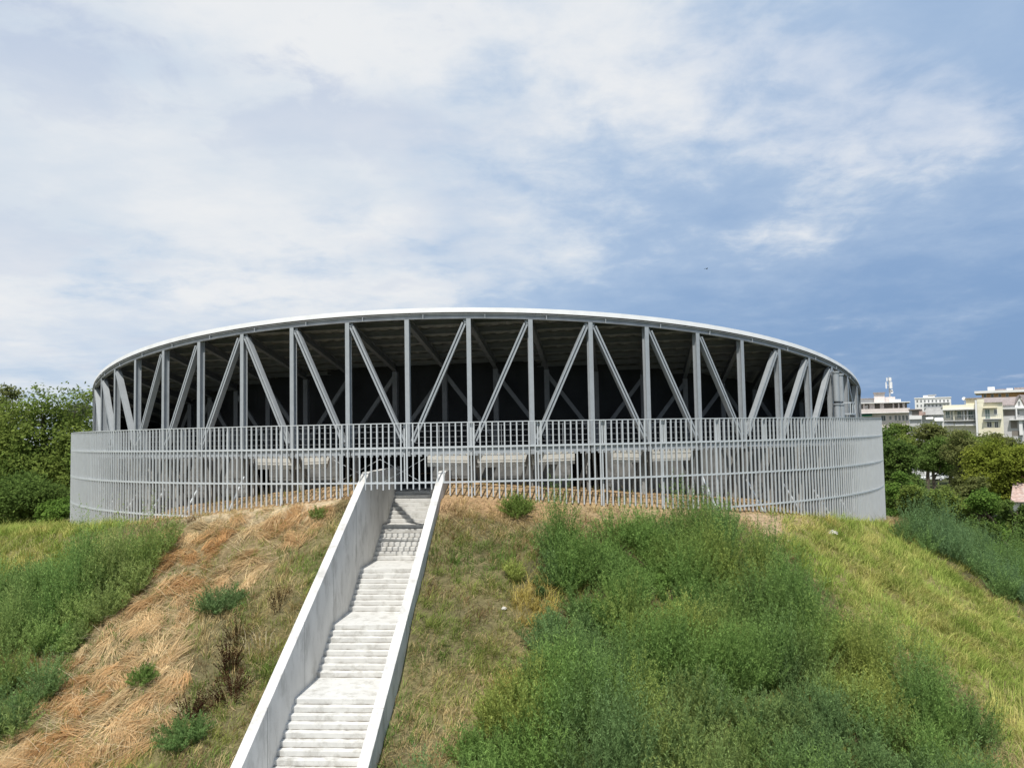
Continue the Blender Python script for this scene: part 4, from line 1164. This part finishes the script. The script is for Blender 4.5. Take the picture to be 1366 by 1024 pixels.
b.slab('balcony_slab', 'white_r', 1344.6, 1366, 559, 560.2, -1.4, 0); b.rails(1345, 1366, 555.6, 559, -1.3)
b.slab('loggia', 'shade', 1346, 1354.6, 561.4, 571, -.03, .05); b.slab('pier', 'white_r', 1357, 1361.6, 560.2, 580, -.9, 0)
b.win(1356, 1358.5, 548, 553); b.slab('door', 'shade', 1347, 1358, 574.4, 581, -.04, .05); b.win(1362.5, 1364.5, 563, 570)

b = Bld('apartment_building', 1340, 245, 'orange apartment building with a broad flat white roof overhang behind the yellow block')
b.slab('wall', 'orange_r', 1309, 1420, 523.6, None, 0, 14); b.slab('roof_slab', 'white_r', 1299.5, 1422, 520.2, 523.4, -2.4, 15)
b.slab('roof_hut', 'white_r', 1317.4, 1327, 515.2, 520.2, 2, 8); b.slab('roof_hut', 'white_r', 1343, 1351.4, 517.4, 520.2, 2, 8); b.slab('roof_cover', 'tile', 1327.2, 1342, 518.2, 520.2, 3, 8); b.slab('roof_cover', 'tile', 1353, 1400, 516.2, 520.2, 3, 8)
for yy_ in (532, 546, 560, 572):
    b.slab('balcony_parapet', 'white_r', 1361, 1420, yy_ - 4, yy_, -1.6, -1.4)
    b.slab('balcony_slab', 'cream', 1361, 1420, yy_, yy_ + 1, -1.6, 0)
for xw in (1312, 1322, 1332, 1342): b.win(xw, xw + 3, 525.5, 531, 0)

# low house with red roof at the right edge
b = Bld('house', 1362, 92, 'low house with worn red tile roof among the trees at the right edge', 'house')
b.slab('wall', 'white_r', 1343, 1420, 668, None, 0, 7)
mb = MB(); xa, xb = b.X(1340), b.X(1424); z0, z1 = b.H(1360, 668), b.H(1360, 645.5)
mb.add([(xa, -.7, z0), (xb, -.7, z0), (xb, 7.6, z0), (xa, 7.6, z0), (xa + .3, 3.5, z1), (xb, 3.5, z1)], [(0,1,5,4),(1,2,5),(2,3,4,5),(3,0,4),(0,3,2,1)]); mb.build('roof', M['redtile'], b.root)
b.slab('chimney', 'orange_r', 1356, 1372, 637.5, 650, 4.2, 6.0)
b.win(1352, 1357, 672, 682, 0)

# parked cars seen between the trunks
def make_car(x, y, rz, m, label):
    root = empty('parked_car', (x, y, 0), rz); tag(root, label, 'car', 'cars parked beyond the trees')
    mb = MB()
    prof = [(-2.05, .35), (2.05, .35), (2.1, .62), (1.95, .82), (1.15, .92), (.55, 1.38), (-.95, 1.42), (-1.6, 1.0), (-2.0, .95), (-2.1, .6)]
    mb.prism(prof, -.85, .85); mb.build('body', m, root, bevel=.08)
    for sy in (-.857, .857):
        mb = MB(); mb.prism([(.95, .93), (.5, 1.31), (-.85, 1.34), (-1.35, 1.0)], sy - .006, sy + .006); mb.build('side_window', M['glass'], root)
    mb = MB(); mb.add([(1.17, -.7, .95), (1.17, .7, .95), (.6, .66, 1.37), (.6, -.66, 1.37)], [(0, 1, 2, 3)]); mb.build('windscreen', M['glass'], root)
    for sx in (-1.3, 1.3):
        for sy in (-.8, .8):
            mb = MB(); mb.cyl((sx, sy - .1, .32), (sx, sy + .1, .32), .32, .32, 16); w = mb.build('wheel', M['tyre'], root)
            mb = MB(); mb.cyl((sx, sy - .105, .32), (sx, sy + .105, .32), .19, .19, 12); mb.build('rim', M['metal'], w)
    for sy in (-.6, .6):
        mb = MB(); mb.box(2.02, 2.1, sy - .16, sy + .16, .64, .76); mb.build('headlight', M['glass'], root)
make_car(px(1238, 172), 172, PI, M['car_w'], 'white parked car in the gap under the trees, nearest and leftmost')
make_car(px(1251, 176), 176, 2.9, M['car_g'], 'silver parked car right of the white one under the trees')
make_car(px(1257, 200), 200, .1, M['car_w'], 'white parked car farther back in the gap between trunks')

# bird in the sky
br = MB()
br.add([(-.30, 0, .02), (-.10, 0, .08), (.16, 0, .05), (.32, 0, .0), (0, .09, .04), (0, -.09, .04), (-.02, 0, -.06)], [(0,4,1),(0,1,5),(1,4,2),(1,2,5),(2,4,3),(2,3,5),(0,6,4),(0,5,6),(6,3,4),(6,5,3)])
bo = br.build('bird', M['feather'])
bo.location = (px(948, 90), 90, htop(948, 357, 90)); bo.rotation_euler = (0, 0, .5); bo.scale = (.55, .55, .55)
tag(bo, 'small dark bird flying in the sky right of the roof', 'bird')
for sg in (-1, 1):
    wmb = MB(); wmb.add([(.10, 0, .04), (-.12, 0, .04), (-.16, sg * .32, .16), (.05, sg * .34, .17), (-.12, sg * .62, .10)], [(0, 1, 2, 3), (3, 2, 4)])
    wo = wmb.build('wing', M['feather'], bo); wo.modifiers.new('thick', 'SOLIDIFY').thickness = .02

# ------------------------------------------------------------------ sun, sky, camera
SUN_EL, SUN_AZ = R(60), R(190)          # azimuth clockwise from +y (north): behind the viewer, a little to the left
to_sun = Vector((math.sin(SUN_AZ) * math.cos(SUN_EL), math.cos(SUN_AZ) * math.cos(SUN_EL), math.sin(SUN_EL)))
sl = bpy.data.lights.new('sun', 'SUN'); sl.energy = 4.0; sl.angle = R(.6); sl.color = (1, .96, .89)
so = bpy.data.objects.new('sun', sl); COL.objects.link(so)
so.rotation_euler = to_sun.to_track_quat('Z', 'Y').to_euler(); so.location = (0, -20, 60)

wd = bpy.data.worlds.new('World'); scene.world = wd; wd.use_nodes = True
nt = wd.node_tree; N = nt.nodes; L = nt.links
bg = N['Background']; bg.inputs['Strength'].default_value = .1
sky = N.new('ShaderNodeTexSky'); sky.sky_type = 'NISHITA'; sky.sun_disc = False
sky.sun_elevation = SUN_EL; sky.sun_rotation = SUN_AZ; sky.air_density = 1; sky.dust_density = 1.5
tc = N.new('ShaderNodeTexCoord')
def math_n(op, a, b=None, c=None, clamp=False):
    n = N.new('ShaderNodeMath'); n.operation = op; n.use_clamp = clamp
    for i, v in enumerate((a, b, c)):
        if v is None: continue
        if isinstance(v, (int, float)): n.inputs[i].default_value = v
        else: L.new(v, n.inputs[i])
    return n.outputs[0]
def sstep(v, a, b):
    n = N.new('ShaderNodeMapRange'); n.interpolation_type = 'SMOOTHSTEP'
    L.new(v, n.inputs[0]); n.inputs[1].default_value = a; n.inputs[2].default_value = b; return n.outputs[0]
def mixn(f, a, b):
    n = N.new('ShaderNodeMix'); n.data_type = 'RGBA'
    if isinstance(f, (int, float)): n.inputs[0].default_value = f
    else: L.new(f, n.inputs[0])
    for i, v in ((6, a), (7, b)):
        if isinstance(v, tuple): n.inputs[i].default_value = (*v, 1)
        else: L.new(v, n.inputs[i])
    return n.outputs[2]
sp = N.new('ShaderNodeSeparateXYZ'); L.new(tc.outputs['Generated'], sp.inputs[0])
sx, sy, sz = sp.outputs
zz = math_n('ADD', math_n('MAXIMUM', sz, 0.0), .16)
cb = N.new('ShaderNodeCombineXYZ'); L.new(math_n('DIVIDE', sx, zz), cb.inputs[0]); L.new(math_n('DIVIDE', sy, zz), cb.inputs[1])
def noise(scale, detail=7, rough=.55, off=(0, 0, 0), st=(1, 1, 1), dist=0.0):
    mp = N.new('ShaderNodeMapping'); L.new(cb.outputs[0], mp.inputs[0]); mp.inputs['Location'].default_value = off; mp.inputs['Scale'].default_value = st
    n = N.new('ShaderNodeTexNoise'); n.inputs['Scale'].default_value = scale; n.inputs['Detail'].default_value = detail; n.inputs['Roughness'].default_value = rough; n.inputs['Distortion'].default_value = dist
    L.new(mp.outputs[0], n.inputs['Vector']); return n.outputs['Fac']
n1 = noise(.9, 9, .56, (2.2, .7, 0), (1, .9, 1), .3)
n2 = noise(2.6, 9, .6, (7, 3, 0))
n3 = noise(.8, 6, .55, (1, 9, 0))
n4 = noise(6.5, 8, .6, (4, 1, 0), (1, .8, 1), .4)
n5 = noise(1.3, 6, .5, (12, 5, 0), (1, 1.3, 1))
n6 = noise(1.1, 7, .55, (3, 8, 0), (.5, 1.6, 1))
# slate blue low in the east, milky blue higher up and to the west
lowr = math_n('MULTIPLY', sstep(sx, -.12, .40), sstep(sz, .40, .05))
blue = mixn(sstep(sx, .15, -.45), (3.1, 4.35, 6.3), (4.1, 5.3, 6.9))
blue = mixn(lowr, blue, (1.75, 2.95, 5.1))
base = mixn(.9, sky.outputs[0], blue)
# thin veil over everything, heavier cloud to the west, broken wisps in the east
def add3(a, b, c): return math_n('ADD', math_n('ADD', a, b), c)
def cen(v, k): return math_n('MULTIPLY', math_n('SUBTRACT', v, .5), k)
fine = cen(n2, .60); fine2 = cen(n4, .42)
west = math_n('MULTIPLY', sx, -.50)
elev = math_n('MULTIPLY', sstep(sz, .06, .28), .26)
cov = add3(math_n('ADD', n1, fine), fine2, math_n('ADD', west, elev))
veil = math_n('MULTIPLY', sstep(cov, .22, .92), .72)
mass = math_n('MULTIPLY', sstep(cov, .54, .92), .92)
# grey-blue hollows in the western cloud, most of them high up
hol = math_n('MULTIPLY', sstep(add3(n5, fine, fine2), .50, .66), math_n('MULTIPLY', sstep(sx, .10, -.15), math_n('ADD', math_n('MULTIPLY', sstep(sz, .30, .44), .5), .30)))
# lit wisp in the east
dx = math_n('DIVIDE', math_n('SUBTRACT', sx, .27), .27); dz = math_n('DIVIDE', math_n('SUBTRACT', math_n('ADD', sz, math_n('MULTIPLY', sx, .30)), .445), .075)
d2 = math_n('ADD', math_n('MULTIPLY', dx, dx), math_n('MULTIPLY', dz, dz))
wisp = math_n('MULTIPLY', sstep(add3(sstep(d2, 1.8, 0.0), cen(n2, 2.3), cen(n4, 1.7)), .25, 1.30), .62)
# low streaks near the western horizon
st = math_n('MULTIPLY', sstep(add3(n6, 0.0, 0.0), .45, .68), math_n('MULTIPLY', sstep(sx, .15, -.35), math_n('MULTIPLY', sstep(sz, .0, .08), .75)))
col = mixn(veil, base, (4.9, 5.9, 7.2))
col = mixn(st, col, (5.9, 6.5, 7.4))
col = mixn(wisp, col, (6.0, 6.5, 7.4))
white = mixn(sstep(add3(n3, fine, 0.0), .32, .68), (6.0, 6.6, 7.3), (7.6, 7.7, 7.8))
col = mixn(mass, col, white)
col = mixn(hol, col, (4.2, 5.0, 6.5))
L.new(col, bg.inputs['Color'])

cam = bpy.data.cameras.new('camera'); co = bpy.data.objects.new('camera', cam); COL.objects.link(co)
cam.sensor_width = 36; cam.lens = 36 * F / 1366; cam.clip_start = .2; cam.clip_end = 6000
co.matrix_world = Matrix.Translation((0, 0, CZ)) @ Matrix.Rotation(PI / 2 + R(3.4387), 4, 'X') @ Matrix.Rotation(-.01845, 4, 'Z')
scene.camera = co
vs_ = scene.view_settings; vs_.view_transform = 'Standard'; vs_.look = 'None'; vs_.exposure = 0.18; vs_.gamma = 1; vs_.use_curve_mapping = False
scene.render.resolution_x = 1024; scene.render.resolution_y = 767
